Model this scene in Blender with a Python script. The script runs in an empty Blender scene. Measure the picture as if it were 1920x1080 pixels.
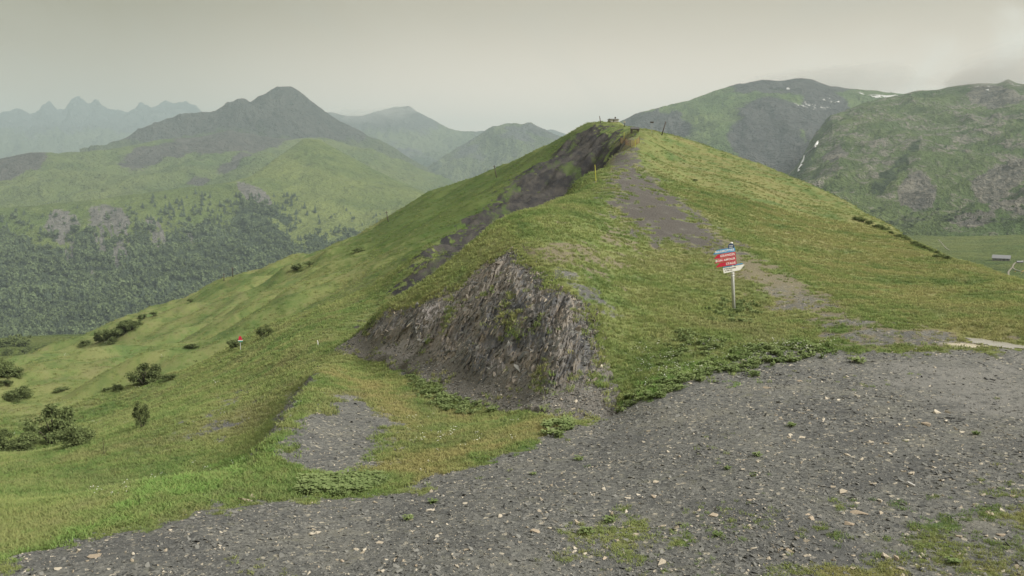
import bpy, math, random
import numpy as np
from mathutils import Vector, Matrix

# ------------------------------------------------------------------ camera, sky, sun, exposure
scene = bpy.context.scene
COL = scene.collection
FPX, PITCH = 1663.0, math.radians(-7.2)          # focal length in photo pixels, camera pitch
cam_data = bpy.data.cameras.new('camera')
cam_data.sensor_width = 36.0
cam_data.lens = 36.0 * FPX / 1920.0
cam_data.clip_start, cam_data.clip_end = 0.5, 80000.0
cam = bpy.data.objects.new('camera', cam_data)
COL.objects.link(cam)
cam.location = (0, 0, 0)
cam.rotation_euler = (math.radians(90) + PITCH, 0, 0)
scene.camera = cam

SUN_AZ, SUN_EL = math.radians(112), math.radians(40)     # azimuth clockwise from the view axis (+Y)
sun_dir = Vector((math.sin(SUN_AZ) * math.cos(SUN_EL), math.cos(SUN_AZ) * math.cos(SUN_EL), math.sin(SUN_EL)))
sd = bpy.data.lights.new('sun', 'SUN')
sd.energy, sd.angle, sd.color = 1.5, math.radians(24), (1.0, 0.95, 0.86)
sun = bpy.data.objects.new('sun', sd)
COL.objects.link(sun)
sun.rotation_euler = sun_dir.to_track_quat('Z', 'Y').to_euler()

world = bpy.data.worlds.new('World')
scene.world = world
world.use_nodes = True
scene.view_settings.view_transform = 'Standard'
scene.view_settings.look = 'None'
scene.view_settings.exposure = 2.0
scene.view_settings.gamma = 1.0
scene.view_settings.use_curve_mapping = False
scene.cycles.use_denoising = True
try:
    scene.cycles.denoiser = 'OPENIMAGEDENOISE'
    scene.cycles.denoising_input_passes = 'RGB_ALBEDO_NORMAL'
    scene.cycles.denoising_prefilter = 'ACCURATE'
except Exception:
    pass
scene.cycles.max_bounces = 5
scene.cycles.diffuse_bounces = 2
scene.cycles.glossy_bounces = 2
scene.cycles.volume_bounces = 0
scene.cycles.transparent_max_bounces = 8
scene.cycles.use_adaptive_sampling = False
scene.cycles.pixel_filter_type = 'BLACKMAN_HARRIS'


class NT:
    """short-hand for building node trees"""
    def __init__(self, tree):
        self.t = tree
        tree.nodes.clear()

    def n(self, kind, ins=None, **props):
        nd = self.t.nodes.new(kind)
        for k, v in props.items():
            setattr(nd, k, v)
        for k, v in (ins or {}).items():
            self.set(nd.inputs[k], v)
        return nd

    def set(self, sock, v):
        if isinstance(v, bpy.types.NodeSocket):
            self.t.links.new(v, sock)
        elif isinstance(v, bpy.types.Node):
            self.t.links.new(v.outputs[0], sock)
        elif isinstance(v, (tuple, list)) and len(v) == 3 and sock.type == 'RGBA':
            sock.default_value = (*v, 1.0)
        else:
            sock.default_value = v

    def math(self, op, a, b=0.0, c=None, clamp=False):
        m = self.n('ShaderNodeMath', operation=op, use_clamp=clamp)
        self.set(m.inputs[0], a)
        self.set(m.inputs[1], b)
        if c is not None:
            self.set(m.inputs[2], c)
        return m.outputs[0]

    def mix(self, f, a, b, blend='MIX'):
        m = self.n('ShaderNodeMix', data_type='RGBA', blend_type=blend, clamp_factor=True)
        self.set(m.inputs[0], f)
        self.set(m.inputs[6], a)
        self.set(m.inputs[7], b)
        return m.outputs[2]

    def noise(self, vec, scale, detail=4.0, rough=0.55, dist=0.0, lac=2.0):
        m = self.n('ShaderNodeTexNoise', {'Scale': scale, 'Detail': detail, 'Roughness': rough, 'Distortion': dist, 'Lacunarity': lac})
        if vec is not None:
            self.set(m.inputs['Vector'], vec)
        return m.outputs['Fac']

    def ramp(self, f, lo, hi, smooth=True):
        m = self.n('ShaderNodeMapRange', {1: lo, 2: hi, 3: 0.0, 4: 1.0}, interpolation_type='SMOOTHSTEP' if smooth else 'LINEAR')
        self.set(m.inputs[0], f)
        return m.outputs[0]

    def attr(self, name):
        return self.n('ShaderNodeAttribute', attribute_name=name).outputs['Fac']

    def mapping(self, vec, scale=(1, 1, 1), rot=(0, 0, 0)):
        m = self.n('ShaderNodeMapping')
        self.set(m.inputs['Vector'], vec)
        m.inputs['Scale'].default_value = scale
        m.inputs['Rotation'].default_value = rot
        return m.outputs[0]

    def bump(self, h, strength=0.5, dist=0.1, normal=None):
        b = self.n('ShaderNodeBump', {'Strength': strength, 'Distance': dist})
        self.set(b.inputs['Height'], h)
        if normal is not None:
            self.set(b.inputs['Normal'], normal)
        return b.outputs[0]

    def principled(self, col, rough=0.9, normal=None, spec=0.2, **kw):
        p = self.n('ShaderNodeBsdfPrincipled')
        self.set(p.inputs['Base Color'], col)
        self.set(p.inputs['Roughness'], rough)
        p.inputs['Specular IOR Level'].default_value = spec
        if normal is not None:
            self.set(p.inputs['Normal'], normal)
        for k, v in kw.items():
            self.set(p.inputs[k], v)
        o = self.n('ShaderNodeOutputMaterial')
        self.t.links.new(p.outputs[0], o.inputs[0])
        return p


def material(name):
    m = bpy.data.materials.new(name)
    m.use_nodes = True
    return m, NT(m.node_tree)


def simple_mat(name, col, rough=0.7, metal=0.0, vary=0.15, scale=6.0, spec=0.3):
    m, k = material(name)
    pos = k.n('ShaderNodeTexCoord').outputs['Object']
    nz = k.noise(pos, scale, 5.0, 0.6)
    dark = tuple(c * (1 - vary) for c in col)
    lite = tuple(min(1, c * (1 + vary)) for c in col)
    k.principled(k.mix(k.ramp(nz, 0.3, 0.7), dark, lite), rough, k.bump(nz, 0.2, 0.01), spec, Metallic=metal)
    return m


# overcast sky: a bright cloud sheet over a clear-sky base, brighter round the veiled sun
w = NT(world.node_tree)
sky = w.n('ShaderNodeTexSky', sky_type='NISHITA', sun_disc=False, sun_elevation=SUN_EL, sun_rotation=SUN_AZ,
          altitude=1800.0, air_density=1.0, dust_density=2.5, ozone_density=1.0)
sky_c = w.mix(1.0, sky.outputs[0], (0.1, 0.1, 0.1), 'MULTIPLY')
dirv = w.n('ShaderNodeTexCoord').outputs['Generated']
glow = w.n('ShaderNodeVectorMath', operation='DOT_PRODUCT')
w.set(glow.inputs[0], dirv)
glow.inputs[1].default_value = Vector((math.sin(math.radians(22)), math.cos(math.radians(22)), 0.06)).normalized()
g1 = w.ramp(glow.outputs['Value'], 0.66, 0.985)
sep = w.n('ShaderNodeSeparateXYZ', {0: dirv})
cl = w.noise(w.mapping(dirv, (1.6, 1.6, 2.6), (0.5, 0.0, 0.4)), 3.2, 5.0, 0.5, 0.8)
khaki, pale = (0.172, 0.120, 0.030), (0.37, 0.298, 0.200)
cloud = w.mix(g1, khaki, pale)
low = w.math('SUBTRACT', 1.0, w.ramp(sep.outputs[2], 0.0, 0.20))
cloud = w.mix(w.math('MULTIPLY', low, w.math('MULTIPLY_ADD', g1, 0.5, 0.25)), cloud, (1.42, 1.14, 0.94))
cloud = w.mix(w.ramp(sep.outputs[2], 0.25, 0.95), cloud, (0.55, 0.53, 0.48))       # an overcast sky is brightest overhead
cloud = w.mix(w.math('MULTIPLY', w.ramp(cl, 0.47, 0.72), w.math('MULTIPLY_ADD', w.ramp(sep.outputs[0], 0.25, 0.45), 0.6, 0.05)), cloud, (0.72, 0.70, 0.62))
cloud = w.mix(w.math('MULTIPLY', w.ramp(cl, 0.50, 0.25), 0.12), cloud, (0.30, 0.30, 0.27))
skyout = w.mix(0.93, sky_c, cloud)
bg = w.n('ShaderNodeBackground', {'Color': skyout, 'Strength': 0.43})
wo = w.n('ShaderNodeOutputWorld')
w.t.links.new(bg.outputs[0], wo.inputs[0])

# ------------------------------------------------------------------ numeric helpers
rng = np.random.default_rng(7)
random.seed(7)
_perm = np.random.default_rng(3).permutation(256).astype(np.int64)
_perm = np.concatenate([_perm, _perm, _perm])
_g = np.random.default_rng(5).uniform(0, 2 * np.pi, 256)
_gx, _gy = np.cos(_g), np.sin(_g)


def perlin(x, y, seed=0):
    x = np.asarray(x, float) + seed * 17.31
    y = np.asarray(y, float) - seed * 9.77
    xi, yi = np.floor(x).astype(np.int64), np.floor(y).astype(np.int64)
    xf, yf = x - xi, y - yi
    u, v = xf * xf * xf * (xf * (xf * 6 - 15) + 10), yf * yf * yf * (yf * (yf * 6 - 15) + 10)
    xi &= 255
    yi &= 255

    def gr(ix, iy, dx, dy):
        h = _perm[_perm[ix & 255] + (iy & 255)]
        return _gx[h] * dx + _gy[h] * dy
    a = gr(xi, yi, xf, yf)
    b = gr(xi + 1, yi, xf - 1, yf)
    c = gr(xi, yi + 1, xf, yf - 1)
    d = gr(xi + 1, yi + 1, xf - 1, yf - 1)
    return ((a + u * (b - a)) * (1 - v) + (c + u * (d - c)) * v) * 1.4


def fbm(x, y, octaves=4, gain=0.5, seed=0, ridged=False):
    s, a, f, tot = 0.0, 1.0, 1.0, 0.0
    for o in range(octaves):
        n = perlin(np.asarray(x) * f, np.asarray(y) * f, seed + o * 3)
        if ridged:
            n = 1 - 2 * np.abs(n)
        s = s + a * n
        tot += a
        a *= gain
        f *= 2.03
    return s / tot


def sstep(a, b, x):
    t = np.clip((np.asarray(x, float) - a) / (b - a), 0, 1)
    return t * t * (3 - 2 * t)


_cp, _sp = math.cos(PITCH), math.sin(PITCH)


def ray(px, py):
    """photo pixel -> azimuth (from +Y, clockwise) and tangent of elevation"""
    u = (np.asarray(px, float) - 960.0) / FPX
    v = (540.0 - np.asarray(py, float)) / FPX
    X, Y, Z = u, _cp - v * _sp, _sp + v * _cp
    hr = np.hypot(X, Y)
    return np.arctan2(X, Y), Z / hr


def at(px, py, d):
    """the world point seen at a photo pixel at horizontal distance d"""
    a, t = ray(px, py)
    return np.stack([np.sin(a) * d, np.cos(a) * d, t * d], -1)


def link_mesh(name, verts, faces, mat=None, parent=None, smooth=False, attrs=None):
    me = bpy.data.meshes.new(name)
    if isinstance(faces, np.ndarray):
        verts = np.asarray(verts, np.float32)
        k = faces.shape[1]
        me.vertices.add(len(verts))
        me.vertices.foreach_set('co', verts.ravel())
        me.loops.add(faces.size)
        me.loops.foreach_set('vertex_index', faces.astype(np.int32).ravel())
        me.polygons.add(len(faces))
        me.polygons.foreach_set('loop_start', np.arange(0, faces.size, k, dtype=np.int32))
        try:
            me.polygons.foreach_set('loop_total', np.full(len(faces), k, np.int32))
        except Exception:
            pass
        me.update(calc_edges=True)
    else:
        me.from_pydata([tuple(v) for v in verts], [], faces)
        me.update()
    if smooth:
        me.polygons.foreach_set('use_smooth', np.ones(len(me.polygons), bool))
    for k, v in (attrs or {}).items():
        a = me.attributes.new(k, 'FLOAT', 'POINT')
        a.data.foreach_set('value', np.asarray(v, np.float32).ravel())
    if mat is not None:
        for m_ in (mat if isinstance(mat, (list, tuple)) else [mat]):
            me.materials.append(m_)
    o = bpy.data.objects.new(name, me)
    COL.objects.link(o)
    if parent is not None:
        o.parent = parent
    return o


def tag(o, label=None, cat=None, group=None, kind=None):
    if label:
        o['label'] = label
    if cat:
        o['category'] = cat
    if group:
        o['group'] = group
    if kind:
        o['kind'] = kind
    return o


def grid_faces(nr, nc):
    i = np.arange(nr * nc).reshape(nr, nc)
    return np.stack([i[:-1, :-1], i[:-1, 1:], i[1:, 1:], i[1:, :-1]], -1).reshape(-1, 4)


# ------------------------------------------------------------------ the near hill as a height field
# surveyed points: photo pixel + horizontal distance in metres, or 'z' and height below the camera
CP = []


def P(px, py, d):
    a, t = ray(px, py)
    CP.append((float(a), d, float(t) * d))


def Pz(px, py, z):
    a, t = ray(px, py)
    CP.append((float(a), z / float(t), z))


for q in [(1920, 1080, -6.6), (1400, 1080, -6.7), (900, 1080, -6.9), (400, 1080, -7.1), (0, 1078, -7.2), (300, 980, -7.35), (500, 940, -7.5),
          (850, 893, -7.6), (1080, 797, -7.7), (1200, 745, -7.2), (1350, 695, -6.7), (1450, 655, -6.4), (1600, 655, -6.35), (1920, 660, -6.25),
          (1600, 850, -6.6), (1200, 920, -7.0), (1900, 850, -6.45), (800, 980, -7.25), (960, 1500, -6.9), (0, 1500, -7.2), (1920, 1500, -6.6),
          (2500, 1000, -6.3), (2600, 760, -6.3), (-400, 1300, -7.6), (400, 925, -7.6), (1400, 740, -6.7), (1000, 880, -7.4),
          # basin
          (520, 865, -8.05), (530, 780, -8.8), (600, 705, -9.5), (640, 830, -8.25), (720, 780, -8.5), (690, 900, -7.9), (800, 830, -8.15),
          (750, 720, -9.2), (640, 680, -9.8), (900, 800, -8.15), (1000, 795, -7.95),
          # foot of the rock face
          (1150, 774, -7.75), (1050, 780, -8.0), (950, 765, -8.45), (850, 735, -8.85), (770, 698, -9.25), (690, 668, -9.7), (625, 657, -10.2)]:
    Pz(*q)
for q in [(300, 900, 24.5), (150, 1000, 20), (0, 1010, 21), (0, 910, 36), (200, 900, 32), (400, 860, 29), (450, 800, 38), (350, 780, 47), (300, 830, 41),
          (480, 750, 47), (430, 740, 54), (560, 660, 58), (500, 700, 58), (-400, 900, 45), (-400, 1000, 25), (-400, 780, 75),
          # rock face and the grass right of it
          (1160, 700, 32.2), (1165, 600, 37.5), (1160, 500, 47), (1050, 650, 33.3), (1050, 560, 37), (1015, 515, 40.5), (960, 468, 45.5),
          (950, 650, 36.0), (950, 560, 40), (880, 520, 45.5), (860, 620, 41), (800, 580, 45.5), (740, 640, 46.3), (720, 580, 50), (650, 642, 52.5),
          # crest line of the near spur, and the ground falling away behind it
          (830, 500, 52), (900, 456, 59), (1000, 400, 73), (1080, 345, 90), (1140, 300, 108), (1165, 275, 126), (1177, 256, 146), (1195, 247, 160),
          (830, 590, 60), (740, 650, 61), (900, 530, 69), (1000, 470, 86), (1080, 415, 106), (1140, 355, 126), (1160, 310, 143),
          # gully wall beyond
          (790, 500, 84), (800, 480, 92), (900, 430, 116), (1000, 370, 140), (1100, 300, 160), (1140, 268, 168),
          (850, 438, 112), (900, 390, 138), (960, 335, 170), (1040, 278, 195), (1100, 245, 196), (1130, 240, 186), (1160, 246, 172),
          (1060, 256, 216), (1100, 230, 206), (1130, 229, 200), (1160, 235, 188),
          # meadow on the left flank
          (710, 540, 90), (640, 600, 72), (600, 635, 64), (560, 560, 110), (600, 520, 135), (500, 600, 104), (450, 645, 96), (700, 480, 140),
          (800, 425, 160), (860, 395, 175), (620, 490, 185), (560, 492, 245), (650, 457, 250), (720, 412, 260), (800, 372, 270), (860, 345, 270),
          (930, 324, 262), (1000, 288, 240), (420, 530, 270), (330, 575, 280), (250, 603, 270), (150, 646, 240), (60, 668, 210), (0, 690, 190),
          (-300, 780, 150), (300, 650, 150), (400, 585, 180), (200, 720, 110), (300, 705, 97), (100, 700, 138), (0, 765, 98), (100, 840, 62), (0, 850, 58),
          (270, 775, 62), (200, 805, 60), (150, 670, 180),
          # path and grass dome
          (1160, 400, 65), (1200, 340, 86), (1250, 400, 68), (1300, 480, 54), (1400, 520, 48), (1376, 583, 41.5), (1500, 560, 45), (1600, 610, 38),
          (1250, 680, 32.5), (1300, 600, 38), (1400, 400, 80), (1500, 470, 66), (1600, 520, 55), (1700, 560, 48), (1800, 590, 43), (1900, 620, 38.5),
          (1300, 340, 100), (1400, 345, 108), (1500, 400, 95), (1600, 450, 82), (1700, 500, 66), (1850, 540, 55), (2300, 620, 45), (2400, 560, 60),
          (1243, 250, 172), (1330, 275, 163), (1430, 310, 152), (1530, 350, 140), (1600, 384, 127), (1680, 430, 110), (1770, 482, 90), (1850, 506, 73),
          (1920, 526, 63),
          (1225, 300, 118), (1235, 275, 142), (1290, 292, 142), (1300, 315, 122), (1210, 270, 138), (1370, 312, 138), (1350, 330, 115), (1460, 348, 128), (1480, 375, 112), (1560, 385, 120),
          (330, 588, 235), (250, 617, 226), (150, 660, 200), (420, 540, 235), (60, 682, 180), (650, 466, 215), (720, 423, 225), (800, 384, 225), (860, 360, 225), (930, 340, 215), (1000, 302, 205)]:
    P(*q)
SIL = [(0, 690, 190), (60, 668, 210), (150, 646, 240), (250, 603, 270), (330, 575, 280), (420, 530, 270), (560, 492, 250), (650, 457, 250), (720, 412, 260), (800, 372, 270),
       (860, 345, 270), (930, 324, 262), (1000, 288, 240), (1060, 256, 216), (1100, 230, 206), (1130, 229, 200), (1160, 235, 188), (1200, 243, 180), (1243, 250, 172),
       (1330, 275, 163), (1430, 310, 152), (1530, 350, 140), (1600, 384, 127), (1680, 430, 110), (1770, 482, 90), (1850, 506, 73), (1920, 526, 63),
       (2400, 560, 60), (-300, 780, 150)]
for (x_, y_, d_) in SIL:                              # beyond every crest the ground drops away
    dr = 45 if x_ > 1250 else (60 if x_ > 1040 else 75)
    P(x_, y_ + dr, d_ * 1.22)
    P(x_, y_ + 3.2 * dr, d_ * 1.9)
    P(x_, y_ + 5.0 * dr, d_ * 3.0)
CP = np.array(CP)
KAZ = 2.2


def _feat(a, r):
    return np.stack([a * KAZ, np.log(r)], -1)


_X = _feat(CP[:, 0], CP[:, 1])
_T = CP[:, 2] / CP[:, 1]


def _tps(d2):
    return 0.5 * d2 * np.log(d2 + 1e-12)


_n = len(_X)
_D2 = ((_X[:, None] - _X[None]) ** 2).sum(-1)
_A = np.zeros((_n + 3, _n + 3))
_A[:_n, :_n] = _tps(_D2) + 2e-4 * np.eye(_n)
_A[:_n, _n] = 1
_A[:_n, _n + 1:] = _X
_A[_n:, :_n] = _A[:_n, _n:].T
_W = np.linalg.solve(_A, np.concatenate([_T, np.zeros(3)]))


def base_height(x, y):
    x, y = np.asarray(x, float), np.asarray(y, float)
    sh = x.shape
    x, y = x.ravel(), y.ravel()
    a, r = np.arctan2(x, y), np.maximum(np.hypot(x, y), 3.0)
    f = _feat(a, r)
    out = np.empty(len(f))
    for i in range(0, len(f), 40000):
        g = f[i:i + 40000]
        d2 = (g[:, 0, None] - _X[None, :, 0]) ** 2 + (g[:, 1, None] - _X[None, :, 1]) ** 2
        out[i:i + 40000] = _tps(d2) @ _W[:_n] + _W[_n] + g @ _W[_n + 1:]
    return (out * r).reshape(sh)


def hit(px, py, fn=None, r0=6.0, r1=420.0):
    """first point of the near ground seen at a photo pixel"""
    fn = fn or base_height
    a, t = ray(px, py)
    r = np.exp(np.linspace(math.log(r0), math.log(r1), 1600))
    z = fn(np.sin(a) * r, np.cos(a) * r)
    below = np.nonzero(z >= t * r)[0]
    i = below[0] if len(below) else len(r) - 1
    if i > 0:
        e0, e1 = t * r[i - 1] - z[i - 1], t * r[i] - z[i]
        k = e0 / (e0 - e1) if e0 != e1 else 1.0
        rr = r[i - 1] + (r[i] - r[i - 1]) * min(max(k, 0), 1)
    else:
        rr = r[0]
    return np.array([math.sin(a) * rr, math.cos(a) * rr])


class Region:
    """a patch of ground: outline on the ground in world metres"""
    def __init__(self, pts, feather):
        w_ = []
        for p in pts:
            if len(p) == 3:
                w_.append(at(*p)[:2])
            else:
                w_.append(hit(*p))
        self.p = np.array(w_)
        self.f = feather
        self.lo, self.hi = self.p.min(0) - 4 * feather, self.p.max(0) + 4 * feather

    def sd(self, x, y):
        x, y = np.asarray(x, float), np.asarray(y, float)
        out = np.full(x.shape, -1e3)
        sel = (x > self.lo[0]) & (x < self.hi[0]) & (y > self.lo[1]) & (y < self.hi[1])
        qx, qy = x[sel], y[sel]
        if not qx.size:
            return out
        best = np.full(qx.shape, 1e18)
        ins = np.zeros(qx.shape, bool)
        for a, b in zip(self.p, np.roll(self.p, -1, 0)):
            ex, ey = b - a
            wx, wy = qx - a[0], qy - a[1]
            k = np.clip((wx * ex + wy * ey) / (ex * ex + ey * ey + 1e-12), 0, 1)
            best = np.minimum(best, (wx - k * ex) ** 2 + (wy - k * ey) ** 2)
            c = ((a[1] > qy) != (b[1] > qy)) & (qx < (b[0] - a[0]) * (qy - a[1]) / (b[1] - a[1] + 1e-12) + a[0])
            ins ^= c
        d = np.sqrt(best)
        out[sel] = np.where(ins, d, -d)
        return out

    def m(self, x, y):
        """soft mask 0..1, half on the outline"""
        return sstep(-self.f, self.f, self.sd(x, y))
# ------------------------------------------------------------------ ground regions
R_GRAVEL = Region([(-300, 1180), (0, 1062), (150, 1010), (300, 972), (400, 948), (520, 938), (640, 933), (760, 915), (850, 890), (950, 850), (1080, 797), (1150, 773),
                   (1240, 735), (1350, 690), (1400, 657), (1480, 652), (1600, 662), (1700, 662), (1800, 657), (1950, 667), (2500, 700), (2600, 1500), (-600, 1500)], 0.55)
R_CLIFF = Region([(1152, 772), (1130, 650), (1112, 575), (1060, 545), (1010, 500), (965, 466), (900, 500), (850, 545), (790, 562), (720, 585), (655, 638),
                  (615, 660), (700, 670), (770, 698), (850, 738), (950, 765), (1050, 780)], 0.5)
R_PATH = Region([(1150, 296), (1158, 272), (1172, 258), (1180, 262), (1172, 280), (1185, 305), (1210, 325), (1280, 385), (1340, 435), (1390, 478), (1360, 480), (1300, 462), (1240, 448), (1190, 430), (1165, 400), (1150, 345)], 2.0)
R_TRACK = Region([(1335, 430), (1405, 478), (1475, 518), (1545, 556), (1615, 594), (1725, 622), (1800, 640), (1770, 654), (1640, 654), (1585, 640), (1535, 602), (1450, 556), (1380, 515), (1320, 472)], 1.1)
R_GULLY = Region([(1160, 262, 168), (1122, 248, 190), (1055, 283, 189), (985, 328, 166), (925, 376, 143), (865, 424, 118), (812, 463, 99), (760, 512, 81), (740, 650, 61),
                  (830, 590, 60), (900, 530, 69), (1000, 470, 86), (1080, 415, 106), (1140, 355, 126), (1165, 300, 140)], 3.0)
R_BASIN = Region([(540, 872), (528, 832), (590, 792), (650, 742), (700, 762), (745, 802), (740, 832), (700, 866), (640, 886)], 0.5)
R_BANK = Region([(485, 800), (545, 730), (592, 688), (650, 700), (660, 735), (600, 748), (530, 795)], 0.7)
R_SCREE = Region([(310, 815), (385, 770), (445, 735), (475, 742), (405, 792)], 1.0)
R_BARE1 = Region([(1000, 475), (1080, 445), (1150, 410), (1170, 465), (1105, 505), (1040, 512)], 1.8)
R_BARE2 = Region([(1010, 520), (1060, 500), (1120, 545), (1130, 580), (1070, 548)], 0.8)
R_WET = Region([(1560, 610), (1650, 600), (1760, 640), (1700, 650), (1620, 648)], 0.8)
R_LUSH = Region([(60, 1040), (200, 968), (330, 882), (420, 825), (500, 790), (480, 850), (390, 915), (260, 978)], 1.6)
R_SPARSE = Region([(1500, 1120), (1600, 1030), (1700, 975), (1800, 940), (2000, 890), (2100, 1120)], 0.8)
R_SPARSE2 = Region([(1060, 1050), (1090, 985), (1150, 965), (1240, 1000), (1210, 1060)], 0.4)
R_EDGE = Region([(1150, 775), (1250, 700), (1380, 660), (1560, 652), (1560, 690), (1400, 720), (1250, 745)], 0.5)
R_FLAT = Region([(1560, 645), (1700, 615), (1960, 600), (2100, 690), (1700, 690)], 1.5)
R_DRY = Region([(620, 690), (760, 730), (1080, 795), (850, 880), (700, 920), (740, 830), (690, 755), (600, 700)], 1.0)
R_SHADED_FLANK = Region([(1160, 240, 176), (1100, 228, 204), (1060, 256, 212), (1000, 288, 236), (930, 324, 255), (800, 372, 265), (650, 457, 245), (620, 490, 180), (700, 500, 125), (760, 520, 85), (900, 530, 69), (1080, 415, 106), (1150, 300, 140)], 7.0)  # left flank: gets hummocks and a painted cloud-shade tint
R_BROWN = Region([(1250, 262, 165), (1430, 318, 146), (1600, 392, 121), (1770, 490, 86), (1920, 530, 62), (2300, 625, 44), (1920, 640, 36), (1650, 600, 40), (1500, 520, 52), (1400, 440, 66), (1300, 350, 95)], 7.0)
R_DUST = Region([(1640, 692), (1780, 668), (1960, 682), (2050, 800), (1800, 770)], 1.2)
R_PALE = Region([(1770, 645), (1800, 643), (1850, 650), (1835, 656), (1790, 654)], 0.18)

R_PUD = Region([(1808, 630), (1835, 628), (1880, 638), (1915, 647), (1945, 658), (1905, 658), (1860, 648), (1820, 638)], 0.35)
Z_PUD = float(np.percentile(base_height(R_PUD.p[:, 0], R_PUD.p[:, 1]), 45))

_b0, _b1 = hit(612, 700), hit(522, 850)                # crest of the small bank left of the basin
BK_C, BK_L = (_b0 + _b1) / 2, float(np.linalg.norm(_b1 - _b0)) / 2
BK_D = (_b1 - _b0) / np.linalg.norm(_b1 - _b0)


def bank_side(x, y):
    dx, dy = x - BK_C[0], y - BK_C[1]
    t = np.abs(dx * BK_D[0] + dy * BK_D[1])
    return dx * BK_D[1] - dy * BK_D[0], sstep(BK_L + 3.0, BK_L - 2.0, t)


def height(x, y):
    """ground height with hummocks, terracettes and roughness"""
    x, y = np.asarray(x, float), np.asarray(y, float)
    z = base_height(x, y)
    r = np.hypot(x, y)
    gr = np.clip(R_GRAVEL.sd(x, y) * 0.4 + 1.0, 0, 1)
    fl = np.maximum(gr, R_FLAT.m(x, y))
    left = np.maximum(sstep(2, 20, -x - 0.10 * y) * sstep(40, 70, r), 0.5 * R_SHADED_FLANK.m(x, y))
    gul = R_GULLY.m(x, y)
    clf = R_CLIFF.m(x, y)
    c, s = math.cos(0.6), math.sin(0.6)
    xa, ya = x * c + y * s, -x * s + y * c
    z = z + left * (5.0 * fbm(xa / 36, ya / 15, 3, 0.45, 1) * sstep(45, 120, r) + 2.6 * fbm(xa / 15, ya / 7.0, 3, 0.42, 2) * sstep(55, 110, r) + 0.08 * fbm(xa / 2.4, ya / 1.2, 2, 0.5, 32))
    dome = (1 - fl) * (1 - left)
    z = z + dome * (0.22 * fbm(x / 9, y / 9, 3, 0.5, 3) + 0.07 * fbm(x / 1.7, y / 1.7, 2, 0.5, 4)) * sstep(18, 60, r)
    z = z + fl * (0.05 * fbm(x / 3.0, y / 3.0, 3, 0.5, 5)) + gr * 0.012 * fbm(x / 0.4, y / 0.4, 2, 0.5, 6)
    c, s = math.cos(-0.5), math.sin(-0.5)
    xa, ya = x * c + y * s, -x * s + y * c
    z = z + gul * (1.7 * fbm(xa / 4.5, ya / 22, 4, 0.55, 7, True) - 0.6)
    bd = np.hypot(np.maximum(np.abs((x - BK_C[0]) * BK_D[0] + (y - BK_C[1]) * BK_D[1]) - BK_L, 0), (x - BK_C[0]) * BK_D[1] - (y - BK_C[1]) * BK_D[0])
    bs, along = bank_side(x, y)
    z = z + 0.45 * np.exp(-(bd / 1.2) ** 2) - 1.05 * sstep(0.2, 1.7, bs) * np.exp(-(np.maximum(bs - 1.7, 0) / 5.0) ** 2) * along
    wp = sstep(-2.2, -0.25, R_PUD.sd(x, y))
    z = z * (1 - wp) + (Z_PUD - 0.03) * wp
    z = z - clf * 0.30                                   # the rock face itself is laid over this hollow
    return z


def ground(px, py):
    p = hit(px, py, height)
    return np.array([p[0], p[1], float(height(p[0], p[1]))])


AZ = np.radians(np.linspace(-43, 43, 900))
RR = np.exp(np.linspace(math.log(5.5), math.log(560), 860))
A2, R2 = np.meshgrid(AZ, RR)
GX, GY = np.sin(A2) * R2, np.cos(A2) * R2
GZ = height(GX, GY)
nz = fbm(GX / 1.1, GY / 1.1, 3, 0.55, 11)
nz2 = fbm(GX / 5, GY / 5, 3, 0.5, 12)


def soft(region, n=0.5):
    d = region.sd(GX, GY) + n * region.f * 3.0 * nz + n * region.f * 1.8 * nz2
    return sstep(-region.f, region.f, d)



def _bank(x, y, n):
    s_, a_ = bank_side(x, y)
    s_ = s_ + 0.8 * n
    return sstep(0.0, 0.5, s_) * sstep(2.6, 1.7, s_) * a_ * 0.95


shale = np.maximum.reduce([soft(R_GRAVEL, 1.0), soft(R_BASIN, 0.8) * 0.95, _bank(GX, GY, nz), soft(R_SCREE, 0.9) * 0.8 * sstep(-0.4, 0.3, nz),
                           soft(R_PATH, 0.8), soft(R_TRACK, 0.9) * (0.15 + 0.45 * sstep(-0.25, 0.25, nz + nz2)) * sstep(62, 40, R2 + 0 * GX), soft(R_CLIFF, 0.4), soft(R_BARE2, 0.9) * 0.7])
shale = shale * (1 - 0.68 * soft(R_SPARSE, 1.0) * sstep(-0.55, 0.10, nz + nz2)) * (1 - 0.7 * soft(R_SPARSE2, 1.0) * sstep(-0.3, 0.2, nz))
gully_m = soft(R_GULLY, 0.9)
dirt = np.maximum.reduce([soft(R_TRACK, 0.9) * (0.72 + 0.4 * sstep(-0.2, 0.3, nz2)), soft(R_BARE1, 1.0) * sstep(-0.35, 0.25, nz2 + 0.5 * nz), soft(R_WET, 0.9) * 0.9,
                          soft(R_PATH, 0.9) * 0.5, np.clip(1 - np.abs(R_PATH.sd(GX, GY)) / 3.0, 0, 1) * 0.6])
lush = np.maximum(soft(R_LUSH, 0.9), 0.8 * soft(R_EDGE, 0.9))
shade_tint = soft(R_SHADED_FLANK, 0.9)
dry = np.maximum.reduce([soft(R_DRY, 0.8), soft(R_SPARSE, 1.0), 0.55 * soft(R_BROWN, 0.9)])
pale_m = soft(R_PALE, 0.8)
hill_right = sstep(0, 25, GX - 0.0 * GY) * sstep(30, 60, R2)

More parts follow.
